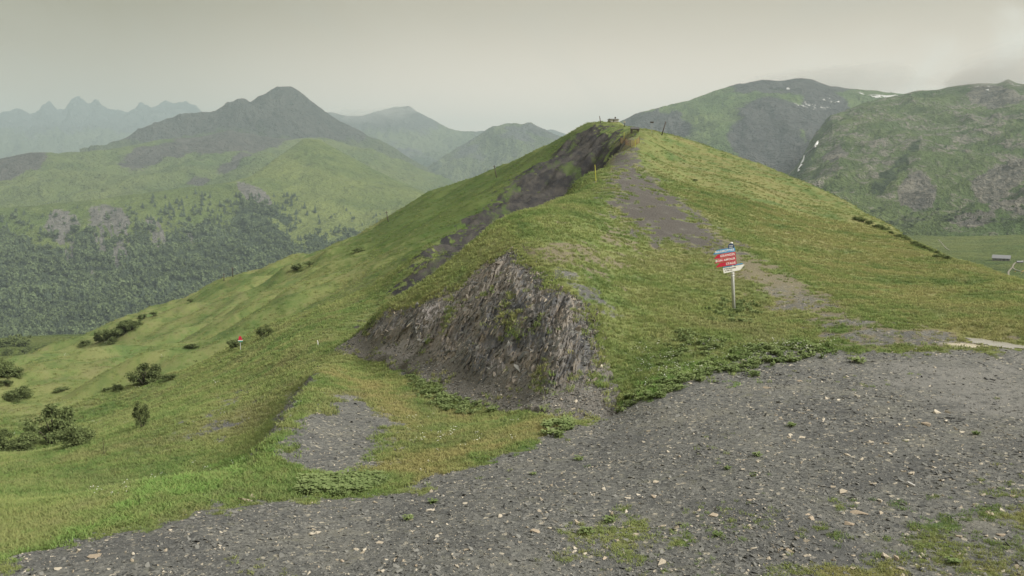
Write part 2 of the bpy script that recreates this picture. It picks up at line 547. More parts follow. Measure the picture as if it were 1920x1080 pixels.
# grass colours shared by the ground and the tufts that stand on it (world-position noise)
gcol = bpy.data.node_groups.new('meadow_colour', 'ShaderNodeTree')
gcol.interface.new_socket('Lush', in_out='INPUT', socket_type='NodeSocketFloat')
gcol.interface.new_socket('Dry', in_out='INPUT', socket_type='NodeSocketFloat')
gcol.interface.new_socket('Deep', in_out='INPUT', socket_type='NodeSocketFloat')
gcol.interface.new_socket('Color', in_out='OUTPUT', socket_type='NodeSocketColor')
k = NT(gcol)
gi = k.n('NodeGroupInput')
pos = k.n('ShaderNodeNewGeometry').outputs['Position']
n_big = k.noise(pos, 0.045, 4.0, 0.6, 0.8)
n_mid = k.noise(pos, 0.22, 5.0, 0.65, 0.6)
n_fin = k.noise(pos, 1.9, 4.0, 0.7)
n_tiny = k.noise(pos, 9.0, 2.0, 0.6)
c1 = k.mix(k.ramp(n_big, 0.35, 0.65), (0.131, 0.177, 0.049), (0.209, 0.223, 0.069))
c1 = k.mix(k.math('MULTIPLY', k.ramp(n_mid, 0.42, 0.66), 0.65), c1, (0.262, 0.234, 0.093))
c1 = k.mix(k.math('MULTIPLY', k.ramp(n_mid, 0.50, 0.30), 0.75), c1, (0.086, 0.135, 0.041))
c1 = k.mix(k.math('MULTIPLY', k.ramp(n_fin, 0.52, 0.72), 0.42), c1, (0.279, 0.240, 0.122))
c1 = k.mix(k.math('MULTIPLY', k.ramp(n_fin, 0.46, 0.26), 0.55), c1, (0.073, 0.110, 0.038))
c1 = k.mix(k.math('MULTIPLY', gi.outputs['Lush'], 0.7), c1, k.mix(n_fin, (0.097, 0.200, 0.041), (0.185, 0.268, 0.066)))
c1 = k.mix(k.math('MULTIPLY', gi.outputs['Dry'], k.ramp(n_mid, 0.30, 0.62)), c1, k.mix(n_fin, (0.256, 0.194, 0.079), (0.327, 0.257, 0.104)))
c1 = k.mix(k.math('MULTIPLY', k.ramp(n_tiny, 0.45, 0.75), 0.25), c1, (0.315, 0.290, 0.141))
n_wid = k.noise(pos, 0.11, 5.0, 0.7, 1.2)
c1 = k.mix(k.math('MULTIPLY', k.ramp(n_wid, 0.50, 0.68), 0.55), c1, (0.215, 0.180, 0.085))
c1 = k.mix(k.math('MULTIPLY', k.ramp(n_wid, 0.44, 0.28), 0.5), c1, (0.085, 0.125, 0.035))
c1 = k.mix(k.math('MULTIPLY', gi.outputs['Deep'], 0.72), c1, k.mix(n_mid, (0.048, 0.088, 0.016), (0.098, 0.130, 0.030)))  # flank turf: deeper green, with cloud shade painted into the colour
c1 = k.mix(1.0, c1, (0.875, 1.01, 1.08), 'MULTIPLY')
go = k.n('NodeGroupOutput')
k.t.links.new(c1, go.inputs[0])

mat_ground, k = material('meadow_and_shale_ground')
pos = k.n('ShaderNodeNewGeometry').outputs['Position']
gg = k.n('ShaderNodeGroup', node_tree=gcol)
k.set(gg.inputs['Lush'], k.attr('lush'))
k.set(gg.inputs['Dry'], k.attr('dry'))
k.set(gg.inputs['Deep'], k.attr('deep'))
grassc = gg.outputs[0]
nf = k.noise(pos, 14.0, 6.0, 0.75)
nm = k.noise(pos, 2.6, 5.0, 0.65)
vor = k.n('ShaderNodeTexVoronoi', {'Vector': pos, 'Scale': 11.0, 'Randomness': 1.0}, feature='F1')
sepc = k.n('ShaderNodeSeparateColor', {0: vor.outputs['Color']})
stone = k.mix(sepc.outputs[0], (0.072, 0.076, 0.078), (0.205, 0.205, 0.19))
stone = k.mix(k.ramp(sepc.outputs[1], 0.93, 0.99), stone, (0.46, 0.42, 0.34))
shalec = k.mix(k.ramp(nf, 0.30, 0.6), k.mix(nm, (0.108, 0.112, 0.107), (0.158, 0.159, 0.145)), stone)
nl = k.noise(pos, 0.35, 4.0, 0.6, 0.5)
shalec = k.mix(k.math('MULTIPLY', k.ramp(nm, 0.54, 0.72), 0.45), shalec, (0.175, 0.175, 0.115))
shalec = k.mix(k.math('MULTIPLY', k.ramp(nl, 0.50, 0.34), 0.55), shalec, (0.078, 0.081, 0.084))
shalec = k.mix(k.math('MULTIPLY', k.ramp(nl, 0.54, 0.68), 0.5), shalec, (0.20, 0.195, 0.165))
shalec = k.mix(k.math('MULTIPLY', k.attr('dust'), k.ramp(nm, 0.3, 0.6)), shalec, k.mix(nf, (0.165, 0.165, 0.158), (0.225, 0.222, 0.208)))
shalec = k.mix(k.attr('violet'), shalec, k.mix(nf, (0.062, 0.057, 0.053), (0.115, 0.106, 0.097)))
gulc = k.mix(k.ramp(k.noise(k.mapping(pos, (0.5, 0.15, 0.5), (0, 0, -0.5)), 1.0, 6.0, 0.7), 0.35, 0.7), (0.028, 0.028, 0.031), (0.074, 0.069, 0.062))
gulc = k.mix(k.math('MULTIPLY', k.ramp(k.noise(k.mapping(pos, (1.0, 0.35, 1.0), (0, 0, -0.5)), 0.16, 5.0, 0.7), 0.53, 0.63), 0.75), gulc, k.mix(0.45, grassc, (0.03, 0.05, 0.015)))
dirtc = k.mix(nf, (0.125, 0.108, 0.080), (0.225, 0.195, 0.142))
edge = k.math('ADD', k.math('MULTIPLY', k.math('SUBTRACT', nf, 0.5), 0.9), k.math('MULTIPLY', k.math('SUBTRACT', nm, 0.5), 0.5))
fd = k.ramp(k.math('ADD', k.attr('dirt'), edge), 0.35, 0.65)
fs = k.ramp(k.math('ADD', k.attr('shale'), edge), 0.38, 0.62)
fg = k.ramp(k.math('ADD', k.attr('gully'), edge), 0.35, 0.65)
col = k.mix(k.math('MULTIPLY', fd, 0.85), k.mix(1.0, grassc, (0.86, 0.84, 0.86), 'MULTIPLY'), dirtc)
col = k.mix(fs, col, shalec)
col = k.mix(fg, col, gulc)
col = k.mix(k.math('MULTIPLY', k.attr('pale'), 0.9), col, k.mix(nf, (0.42, 0.38, 0.30), (0.62, 0.56, 0.45)))
hgt = k.math('ADD', k.math('MULTIPLY', nf, 0.5), k.math('MULTIPLY', k.noise(pos, 5.0, 4.0, 0.7), 0.7))
k.principled(col, 0.95, k.bump(hgt, 0.85, 0.10), 0.15)

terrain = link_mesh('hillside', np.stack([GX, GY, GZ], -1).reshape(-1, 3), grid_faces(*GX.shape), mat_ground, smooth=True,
                    attrs={'shale': shale, 'gully': gully_m, 'dirt': dirt, 'lush': lush, 'dry': dry, 'deep': shade_tint, 'pale': pale_m, 'violet': 0.9 * soft(R_PATH, 0.9), 'dust': soft(R_DUST, 1.0)})
tag(terrain, 'grassy hillside with grey shale platform and trodden path to the top', kind='structure')


# ------------------------------------------------------------------ far mountains
def catmull(v, n):
    """v: rows x cols control lines, n samples along the rows"""
    v = np.asarray(v, float)
    m = len(v)
    t = np.linspace(0, m - 1, n)
    i = np.clip(t.astype(int), 0, m - 2)
    f = (t - i)[:, None]
    p0, p1, p2, p3 = v[np.clip(i - 1, 0, m - 1)], v[i], v[i + 1], v[np.clip(i + 2, 0, m - 1)]
    tight = 0.5
    m1, m2 = (p2 - p0) * tight * 0.8, (p3 - p1) * tight * 0.8
    return (2 * f**3 - 3 * f**2 + 1) * p1 + (f**3 - 2 * f**2 + f) * m1 + (-2 * f**3 + 3 * f**2) * p2 + (f**3 - f**2) * m2


FAR = {}


def mountain(name, label, mat, rows, nu=420, nv=130, amp=0.05, wl=0.12, seed=0, masks=None, ridged=0.6, crest_row=None, stretch=1.0):
    """a mountain lofted through surveyed lines (photo pixel + distance), front foot first, back foot last"""
    x0, x1 = max(r[0][0] for r in rows), min(r[-1][0] for r in rows)
    px = np.linspace(x0, x1, nu)
    PY, DD = [], []
    for r in rows:
        r = np.array(r, float)
        PY.append(np.interp(px, r[:, 0], r[:, 1]))
        DD.append(np.interp(px, r[:, 0], r[:, 2]))
    py, dd = catmull(PY, nv), catmull(DD, nv)
    pxx = np.broadcast_to(px, py.shape)
    pts = at(pxx, py, dd)
    dm = float(np.mean(dd))
    L = wl * dm
    x, y = pts[..., 0], pts[..., 1]
    n1 = ridged * fbm(x / L, y / (L * stretch), 7, 0.58, seed, True) + (1 - ridged) * fbm(x / L, y / (L * stretch), 6, 0.5, seed + 50)
    v = np.linspace(0, len(rows) - 1, nv)[:, None]
    cr = crest_row if crest_row is not None else len(rows) - 2
    damp = 0.28 + 0.72 * sstep(0, 0.8, np.abs(v - cr))
    z = pts[..., 2] + amp * dm * 0.12 * (n1 - 0.1) * damp * (0.15 + 0.85 * sstep(0.0, 0.7, v))
    pts = np.stack([x, y, z], -1)
    at_ = {}
    for kk, fn in (masks or {}).items():
        at_[kk] = np.clip(fn(pxx, py, x, y), 0, 1)
    o = link_mesh(name, pts.reshape(-1, 3), grid_faces(nv, nu), mat, smooth=True, attrs=at_)
    tag(o, label, kind='structure')
    FAR[name] = dict(px=px, py=py, dd=dd, pts=pts)
    return o


def blob(px, py, cx, cy, rx, ry, rot=0.0, n=0.0):
    c, s = math.cos(rot), math.sin(rot)
    dx, dy = px - cx, py - cy
    u, v = (dx * c + dy * s) / rx, (-dx * s + dy * c) / ry
    return sstep(1.25, 0.75, np.hypot(u, v) + n)


def far_material(name, g_lo, g_hi, rock_lo, rock_hi, wl, snow=False, forest=(0.048, 0.068, 0.034), bump=1.0, streak=0.0):
    m, k = material(name)
    pos = k.n('ShaderNodeNewGeometry').outputs['Position']
    n1 = k.noise(pos, 1.0 / wl, 6.0, 0.62, 0.5)
    n2 = k.noise(pos, 6.0 / wl, 6.0, 0.68, 0.3)
    n3 = k.noise(pos, 30.0 / wl, 4.0, 0.7)
    g = k.mix(k.ramp(n1, 0.32, 0.68), g_lo, g_hi)
    g = k.mix(k.math('MULTIPLY', k.ramp(n2, 0.50, 0.75), 0.5), g, tuple(c * 1.25 for c in g_hi))
    g = k.mix(k.math('MULTIPLY', k.ramp(n2, 0.48, 0.28), 0.6), g, tuple(c * 0.62 for c in g_lo))
    g = k.mix(k.math('MULTIPLY', k.ramp(n3, 0.45, 0.25), 0.45), g, tuple(c * 0.55 for c in g_lo))
    r_ = k.mix(k.ramp(k.math('ADD', k.math('MULTIPLY', n2, 0.5), k.math('MULTIPLY', n3, 0.5)), 0.36, 0.64), rock_lo, rock_hi)
    e = k.math('ADD', k.math('MULTIPLY', k.math('SUBTRACT', n2, 0.5), 1.3), k.math('MULTIPLY', k.math('SUBTRACT', n3, 0.5), 0.9))
    col = k.mix(k.ramp(k.math('ADD', k.attr('rock'), e), 0.35, 0.65), g, r_)
    col = k.mix(k.ramp(k.math('ADD', k.attr('forest'), e), 0.35, 0.6), col, k.mix(n3, tuple(c * 0.7 for c in forest), tuple(c * 1.5 for c in forest)))
    if snow:
        col = k.mix(k.ramp(k.math('ADD', k.attr('snow'), k.math('MULTIPLY', e, 1.3)), 0.66, 0.72), col, (0.8, 0.8, 0.8))
    h = k.math('ADD', k.math('MULTIPLY', n2, 1.0), k.math('MULTIPLY', n3, 0.35))
    k.principled(col, 0.95, k.bump(h, min(1.0, 0.95 * bump), wl * 0.13 * bump), 0.1)
    return m


G1, G2 = (0.090, 0.135, 0.036), (0.150, 0.185, 0.055)
m_f = far_material('forested_slope', G1, (0.190, 0.225, 0.066), (0.108, 0.104, 0.098), (0.21, 0.198, 0.184), 420)
m_g = far_material('green_ridge', (0.088, 0.130, 0.040), (0.170, 0.200, 0.066), (0.065, 0.062, 0.058), (0.12, 0.11, 0.10), 700)
m_p = far_material('dark_peak', (0.070, 0.092, 0.040), (0.105, 0.120, 0.055), (0.050, 0.052, 0.050), (0.085, 0.082, 0.075), 900)
m_h = far_material('hazy_hills', (0.085, 0.115, 0.050), (0.145, 0.165, 0.075), (0.07, 0.075, 0.08), (0.12, 0.12, 0.115), 1500)
m_a = far_material('needle_peaks', (0.08, 0.11, 0.055), (0.14, 0.16, 0.085), (0.060, 0.07, 0.078), (0.10, 0.105, 0.105), 2200, snow=True)
m_k = far_material('shale_mountain', (0.082, 0.132, 0.038), (0.150, 0.190, 0.062), (0.058, 0.056, 0.062), (0.098, 0.094, 0.092), 800, snow=True)
m_l = far_material('rocky_mountain', (0.088, 0.138, 0.046), (0.150, 0.195, 0.072), (0.105, 0.104, 0.098), (0.29, 0.27, 0.225), 300, snow=True, bump=1.6)
m_v = far_material('valley_meadow', (0.080, 0.125, 0.034), (0.150, 0.180, 0.055), (0.2, 0.17, 0.12), (0.3, 0.26, 0.2), 120)


def nn(x, y, s, seed=0):
    return fbm(x / s, y / s, 4, 0.55, seed)


# 1 the forested valley side with shale scars
F_TREE = lambda px, py, x, y: np.maximum.reduce([
    sstep(405, 500, py + 0.0 * px + 85 * nn(x, y, 150, 1)) * sstep(520, 380, px),
    sstep(0, 30, (py - (330 + (px - 430) * 0.33)) - 38 + 85 * nn(x, y, 160, 2)) * sstep(400, 480, px) * (1 - blob(px, py, 590, 480, 60, 7, 0.55) - blob(px, py, 620, 450, 40, 5, 0.4) - blob(px, py, 520, 425, 25, 8, 0.6)).clip(0, 1)]) * (1 - F_SCAR(px, py, x, y) * 1.2).clip(0, 1)
F_SCAR = lambda px, py, x, y: (0.72 + 0.9 * fbm((px - 0.25 * py) / 7.0, py / 42.0, 4, 0.6, 77)) * np.maximum.reduce([
    blob(px, py, 205, 420, 42, 34, 0.5, 0.35 * nn(x, y, 130, 3)), blob(px, py, 226, 470, 16, 45, 0.1, 0.3 * nn(x, y, 130, 4)), blob(px, py, 115, 425, 32, 34, 0.2, 0.45 * nn(x, y, 130, 5)),
    blob(px, py, 292, 442, 15, 32, -0.4, 0.3 * nn(x, y, 130, 6)), blob(px, py, 480, 370, 42, 16, 0.6, 0.35 * nn(x, y, 130, 7)), blob(px, py, 190, 465, 9, 24, -0.5, 0.3 * nn(x, y, 130, 8)),
    0.8 * blob(px, py, 130, 470, 9, 34, 0.05, 0.3 * nn(x, y, 130, 9)), 0.6 * blob(px, py, 360, 455, 14, 16, 0, 0.4 * nn(x, y, 130, 10)), 0.7 * blob(px, py, 175, 530, 8, 24, 0, 0.4 * nn(x, y, 130, 11))])
mountain('forest_slope', 'forested valley side with grey shale scars and open grass along its crest', m_f, [
    [(-500, 900, 1300), (0, 720, 1400), (300, 640, 1450), (600, 540, 1600), (900, 470, 1900)],
    [(-500, 660, 1650), (0, 610, 1700), (300, 560, 1750), (600, 490, 1900), (900, 440, 2150)],
    [(-500, 480, 2050), (0, 478, 2100), (200, 468, 2100), (400, 435, 2200), (600, 410, 2300), (900, 410, 2400)],
    [(-500, 400, 2350), (0, 390, 2400), (100, 384, 2400), (180, 376, 2400), (250, 366, 2450), (340, 357, 2500), (430, 344, 2550), (470, 332, 2600), (520, 297, 2800), (570, 263, 3000), (600, 266, 3000),
     (650, 292, 2950), (700, 318, 2900), (760, 346, 2850), (800, 364, 2800), (900, 395, 2800)],
    [(-500, 470, 2600), (0, 450, 2700), (430, 400, 2900), (570, 330, 3400), (900, 460, 3200)]],
    nu=520, nv=190, amp=0.14, wl=0.09, seed=21, masks={'forest': F_TREE, 'rock': F_SCAR}, ridged=0.5)
# 2 green bowl behind it
mountain('green_ridge', 'green bowl and dark ridge below the flat topped peak', m_g, [
    [(-500, 480, 2700), (0, 430, 2700), (300, 420, 2800), (500, 400, 2900), (700, 420, 3100), (900, 430, 3200)],
    [(-500, 390, 3100), (0, 378, 3100), (200, 362, 3100), (350, 345, 3200), (500, 318, 3300), (700, 350, 3400), (900, 400, 3500)],
    [(-500, 345, 3500), (0, 326, 3500), (100, 318, 3500), (250, 315, 3600), (400, 300, 3700), (500, 292, 3800), (700, 300, 4000), (900, 370, 4000)],
    [(-500, 350, 3800), (0, 302, 3800), (50, 289, 3800), (75, 289, 3800), (110, 294, 3850), (200, 284, 3900), (290, 266, 4000), (360, 262, 4100), (430, 245, 4200), (500, 262, 4300), (600, 262, 4400),
     (700, 292, 4400), (760, 322, 4400), (900, 380, 4400)],
    [(-500, 420, 4300), (0, 380, 4300), (400, 350, 4600), (900, 460, 4700)]],
    nu=460, nv=140, amp=0.15, wl=0.07, seed=31, masks={
        'rock': lambda px, py, x, y: np.maximum.reduce([blob(px, py, 20, 318, 70, 26, -0.3, 0.4 * nn(x, y, 200, 1)), blob(px, py, 290, 296, 75, 20, -0.2, 0.5 * nn(x, y, 200, 2)),
                                                          blob(px, py, 430, 268, 110, 24, -0.1, 0.5 * nn(x, y, 300, 3)), 0.8 * blob(px, py, 440, 310, 40, 9, -0.4, 0.4 * nn(x, y, 150, 4)),
                                                          0.7 * blob(px, py, 370, 345, 24, 7, -0.2, 0.4 * nn(x, y, 150, 5))]),
        'forest': lambda px, py, x, y: 0.7 * blob(px, py, 740, 400, 60, 40, 0.4, 0.5 * nn(x, y, 200, 6))})
# 3 the flat-topped peak
mountain('dark_peak', 'dark flat topped peak with a lower shoulder on its left', m_p, [
    [(150, 360, 4300), (400, 330, 4300), (560, 300, 4300), (700, 330, 4400), (950, 420, 4600)],
    [(150, 315, 4700), (300, 275, 4700), (420, 245, 4700), (540, 228, 4700), (620, 256, 4700), (750, 315, 4800), (950, 400, 4900)],
    [(150, 292, 5000), (240, 268, 5000), (285, 236, 5000), (340, 221, 5000), (405, 216, 5000), (425, 203, 5000), (445, 193, 5000), (456, 193, 5000), (470, 199, 5000), (492, 185, 5000), (508, 174, 5000),
     (520, 167, 5000), (545, 168, 5000), (560, 176, 5000), (580, 191, 5000), (605, 210, 5000), (625, 223, 5000), (680, 254, 5000), (750, 292, 5000), (820, 335, 5000), (950, 390, 5000)],
    [(150, 380, 5600), (450, 300, 5700), (530, 270, 5700), (950, 450, 5700)]],
    nu=420, nv=120, amp=0.19, wl=0.06, seed=41, masks={'rock': lambda px, py, x, y: sstep(300, 240, py + 40 * nn(x, y, 400, 1)) * 0.9, 'forest': lambda px, py, x, y: 0 * px}, ridged=0.75)
# 4 hazy hills in the middle distance
mountain('hazy_hill', 'pale hazy mountain half veiled by mist right of the peak', m_h, [
    [(500, 420, 5600), (700, 400, 5600), (850, 420, 5200), (1150, 430, 5600)],
    [(500, 330, 7000), (640, 320, 6800), (780, 330, 6500), (900, 310, 6800), (1150, 340, 7000)],
    [(500, 290, 7900), (640, 285, 7900), (780, 280, 7900), (900, 282, 7900), (1150, 300, 7900)],
    [(500, 235, 8600), (560, 228, 8600), (620, 213, 8600), (650, 219, 8600), (680, 221, 8600), (705, 213, 8600), (740, 206, 8600), (765, 203, 8600), (785, 215, 8600), (810, 231, 8600), (840, 246, 8600), (880, 254, 8600),
     (920, 253, 8600), (1000, 262, 8600), (1150, 290, 8600)],
    [(500, 330, 9600), (1150, 380, 9600)]],
    nu=300, nv=110, amp=0.18, wl=0.06, seed=51, masks={'rock': lambda px, py, x, y: 0.85 * sstep(280, 235, py + 30 * nn(x, y, 700, 1)) + 0.6 * blob(px, py, 780, 315, 60, 25, 0.3, 0.5 * nn(x, y, 500, 2)),
                                                         'forest': lambda px, py, x, y: 0.6 * blob(px, py, 790, 335, 80, 25, 0.2, 0.5 * nn(x, y, 400, 3))}, ridged=0.7)
mountain('blue_hill', 'blue grey twin topped mountain left of the grassy summit', m_h, [
    [(720, 460, 4600), (850, 430, 4600), (1000, 400, 4600), (1250, 420, 4600)],
    [(720, 390, 5200), (850, 345, 5200), (950, 320, 5200), (1050, 320, 5200), (1250, 370, 5200)],
    [(720, 350, 5900), (800, 318, 5900), (850, 289, 5900), (900, 259, 5900), (925, 243, 5900), (945, 237, 5900), (975, 239, 5900), (995, 236, 5900), (1020, 248, 5900), (1060, 268, 5900), (1250, 330, 5900)],
    [(720, 430, 6600), (1250, 420, 6600)]],
    nu=260, nv=90, amp=0.18, wl=0.07, seed=61, masks={'rock': lambda px, py, x, y: 0.75 * sstep(360, 260, py + 40 * nn(x, y, 400, 1)) * sstep(0.5, -0.2, nn(x, y, 300, 2)), 'forest': lambda px, py, x, y: 0.3 + 0 * px}, ridged=0.75)
mountain('far_crest', 'faint far crest just left of the grassy summit', m_h, [
    [(940, 330, 9000), (1250, 330, 9000)], [(940, 262, 10500), (1010, 246, 10500), (1035, 243, 10500), (1065, 253, 10500), (1120, 268, 10500), (1250, 290, 10500)], [(940, 330, 11500), (1250, 340, 11500)]],
    nu=80, nv=40, amp=0.06, wl=0.05, seed=65, masks={'rock': lambda px, py, x, y: 0.8 + 0 * px, 'forest': lambda px, py, x, y: 0 * px})
# 5 the needle peaks far left
mountain('needle_peak', 'row of jagged needle peaks far off in blue haze', m_a, [
    [(-600, 340, 9000), (0, 330, 9000), (300, 340, 9000), (650, 360, 9000)],
    [(-600, 300, 10500), (0, 280, 10500), (80, 268, 10500), (200, 272, 10500), (400, 290, 10800), (650, 330, 11000)],
    [(-600, 280, 12000), (0, 252, 12000), (200, 244, 12000), (400, 254, 12000), (650, 300, 12000)],
    [(-600, 260, 13000), (-100, 235, 13000), (0, 223, 13000), (28, 213, 13000), (42, 215, 13000), (58, 225, 13000), (72, 218, 13000), (80, 202, 13000), (92, 198, 13000), (101, 204, 13000), (108, 214, 13000), (122, 215, 13000),
     (130, 200, 13000), (140, 188, 13000), (148, 186, 13000), (156, 194, 13000), (165, 204, 13000), (171, 202, 13000), (177, 191, 13000), (183, 191, 13000), (194, 206, 13000), (208, 217, 13000), (235, 219, 13000), (252, 213, 13000),
     (262, 200, 13000), (272, 206, 13000), (284, 209, 13000), (312, 195, 13000), (328, 199, 13000), (345, 197, 13000), (366, 205, 13000), (382, 218, 13000), (420, 236, 13000), (650, 290, 13000)],
    [(-600, 340, 14500), (650, 360, 14500)]],
    nu=460, nv=130, amp=0.17, wl=0.024, seed=71, masks={'rock': lambda px, py, x, y: sstep(285, 245, py + 25 * nn(x, y, 900, 1)), 'forest': lambda px, py, x, y: 0 * px,
                                                          'snow': lambda px, py, x, y: 0.50 * blob(px, py, 22, 247, 20, 5)}, ridged=0.85)
# 6 shale mountain, centre right
mountain('shale_mountain', 'green mountain with a dark shale bowl and snow patches along its crest', m_k, [
    [(1080, 520, 2300), (1300, 480, 2300), (1450, 400, 2300), (1560, 420, 2300), (1960, 500, 2400)],
    [(1080, 400, 2900), (1250, 350, 2900), (1400, 330, 2900), (1500, 325, 2800), (1560, 300, 2900), (1700, 320, 3000), (1960, 380, 3200)],
    [(1080, 330, 3500), (1200, 265, 3500), (1300, 235, 3500), (1400, 225, 3500), (1520, 222, 3500), (1600, 228, 3600), (1750, 240, 3700), (1960, 300, 3700)],
    [(1080, 290, 4200), (1150, 238, 4200), (1192, 217, 4200), (1240, 207, 4200), (1292, 196, 4200), (1340, 174, 4200), (1370, 166, 4200), (1400, 160, 4200), (1430, 154, 4200), (1470, 154, 4200), (1492, 151, 4200), (1525, 154, 4200),
     (1550, 163, 4200), (1590, 171, 4200), (1640, 175, 4200), (1700, 181, 4200), (1760, 190, 4200), (1960, 220, 4200)],
    [(1080, 380, 5200), (1450, 300, 5200), (1960, 330, 5200)]],
    nu=420, nv=160, amp=0.17, wl=0.07, seed=81, masks={
        'rock': lambda px, py, x, y: np.maximum.reduce([blob(px, py, 1455, 225, 80, 32, 0.1, 0.35 * nn(x, y, 300, 1)), blob(px, py, 1450, 290, 90, 50, 0.35, 0.3 * nn(x, y, 300, 2)), 0.9 * blob(px, py, 1545, 220, 45, 60, 0.2, 0.4 * nn(x, y, 250, 3)),
                                                          0.8 * blob(px, py, 1480, 165, 120, 22, 0, 0.5 * nn(x, y, 250, 4)), 0.75 * blob(px, py, 1230, 235, 70, 22, 0.1, 0.6 * nn(x, y, 250, 5))]),
        'forest': lambda px, py, x, y: 0 * px,
        'snow': lambda px, py, x, y: np.maximum.reduce([0.6 * blob(px, py, 1660, 186, 45, 7, 0.1), 0.5 * blob(px, py, 1590, 178, 60, 9, 0.1), 0.75 * blob(px, py, 1478, 172, 5, 7, -0.4), 0.45 * blob(px, py, 1545, 190, 70, 22)])}, ridged=0.6)
# 7 rocky mountain, right
mountain('rocky_mountain', 'broad rocky green mountainside with grey slabs on the right', m_l, [
    [(1380, 560, 1000), (1500, 515, 1050), (1600, 490, 1080), (1700, 480, 1090), (1800, 478, 1090), (1900, 476, 1090), (2050, 475, 1090), (2500, 490, 1090)],
    [(1380, 470, 1350), (1480, 400, 1400), (1560, 380, 1420), (1650, 375, 1450), (1750, 375, 1420), (1900, 370, 1400), (2050, 365, 1400), (2500, 380, 1400)],
    [(1380, 450, 1700), (1450, 390, 1800), (1510, 330, 1850), (1580, 285, 1900), (1700, 278, 1900), (1800, 285, 1900), (1900, 280, 1850), (2050, 270, 1850), (2500, 300, 1850)],
    [(1380, 440, 2000), (1450, 375, 2100), (1495, 325, 2150), (1530, 268, 2250), (1560, 240, 2300), (1620, 225, 2350), (1700, 220, 2350), (1800, 225, 2300), (1900, 218, 2250), (2050, 220, 2250), (2500, 250, 2250)],
    [(1380, 430, 2250), (1450, 368, 2350), (1496, 318, 2400), (1530, 262, 2500), (1550, 236, 2600), (1580, 220, 2700), (1620, 205, 2750), (1660, 191, 2800), (1690, 184, 2800), (1720, 174, 2800), (1760, 172, 2800), (1790, 167, 2800), (1810, 164, 2800),
     (1835, 160, 2800), (1870, 160, 2800), (1890, 152, 2800), (1905, 160, 2800), (1950, 166, 2800), (2050, 172, 2800), (2500, 200, 2800)],
    [(1380, 520, 2900), (1600, 330, 3300), (1900, 300, 3400), (2500, 350, 3400)]],
    nu=560, nv=260, amp=0.20, wl=0.10, seed=91, crest_row=4, stretch=0.55, masks={
        'rock': lambda px, py, x, y: np.maximum.reduce([0.40 + 0.45 * fbm((x + .6 * y) / 60, (y - .6 * x) / 240, 5, 0.62, 1) - 0.10 * sstep(330, 430, py), blob(px, py, 1722, 370, 38, 26, -0.2, 0.4 * nn(x, y, 120, 2)), 0.95 * blob(px, py, 1820, 430, 40, 10, -0.1, 0.5 * nn(x, y, 80, 3)),
                                                          0.8 * blob(px, py, 1565, 300, 30, 16, -0.4, 0.5 * nn(x, y, 120, 4)), 0.85 * blob(px, py, 1880, 340, 60, 30, -0.4, 0.6 * nn(x, y, 120, 5)),
                                                          0.8 * blob(px, py, 1900, 400, 50, 22, 0, 0.6 * nn(x, y, 100, 6)), 0.9 * blob(px, py, 1860, 185, 60, 20, 0, 0.6 * nn(x, y, 150, 7))]),
        'forest': lambda px, py, x, y: np.maximum.reduce([0.55 * blob(px, py, 1680, 325, 14, 70, 0.75, 0.9 * nn(x, y, 90, 8)), 0.42 * sstep(400, 425, py + 20 * nn(x, y, 90, 9)) * sstep(448, 432, py)]),
        'snow': lambda px, py, x, y: np.maximum.reduce([0.45 * blob(px, py, 1870, 168, 50, 14), 0.66 * blob(px, py, 1848, 182, 6, 14, 0.4), 0.5 * blob(px, py, 1900, 165, 20, 8)])}, ridged=0.55)
# 8 right valley floor and the terrace below the meadow on the left
mountain('valley_floor', 'flat green valley floor below the rocky mountain', m_v, [
    [(1400, 800, 260), (1700, 700, 300), (1920, 680, 300), (2500, 700, 300)], [(1400, 620, 450), (1700, 560, 520), (1920, 545, 560), (2500, 560, 560)], [(1400, 540, 700), (1700, 487, 800), (1920, 486, 800), (2500, 490, 800)],
    [(1400, 500, 1050), (1700, 446, 1130), (1920, 442, 1130), (2500, 445, 1130)], [(1400, 470, 1400), (1700, 423, 1420), (1920, 420, 1420), (2500, 421, 1420)]],
    nu=160, nv=90, amp=0.03, wl=0.08, seed=101, ridged=0.1, masks={'rock': lambda px, py, x, y: 0 * px, 'forest': lambda px, py, x, y: 0 * px}, crest_row=20)
mountain('valley_terrace', 'pale green mown field and scrub below the left meadow', m_v, [
    [(-600, 900, 260), (0, 780, 280), (300, 690, 320), (600, 640, 380)], [(-600, 720, 430), (0, 672, 470), (100, 658, 480), (300, 640, 480), (600, 600, 480)], [(-600, 660, 640), (0, 634, 680), (110, 627, 700), (300, 626, 700), (600, 600, 700)],
    [(-600, 700, 820), (0, 680, 850), (300, 670, 850), (600, 640, 850)]],
    nu=120, nv=60, amp=0.03, wl=0.1, seed=105, ridged=0.1, masks={'rock': lambda px, py, x, y: 0 * px, 'forest': lambda px, py, x, y: 0 * px}, crest_row=2)

b_ = 17000.0
base = link_mesh('valley_base', [(-b_, -800, -1150), (b_, -800, -1150), (b_, b_, -1150), (-b_, b_, -1150)], [(0, 1, 2, 3)], m_v)
tag(base, 'valley land far below', kind='structure')
print('near ground', GZ.min(), GZ.max(), {n_: (float(f['pts'][..., 2].min()), float(f['pts'][..., 2].max())) for n_, f in FAR.items()})

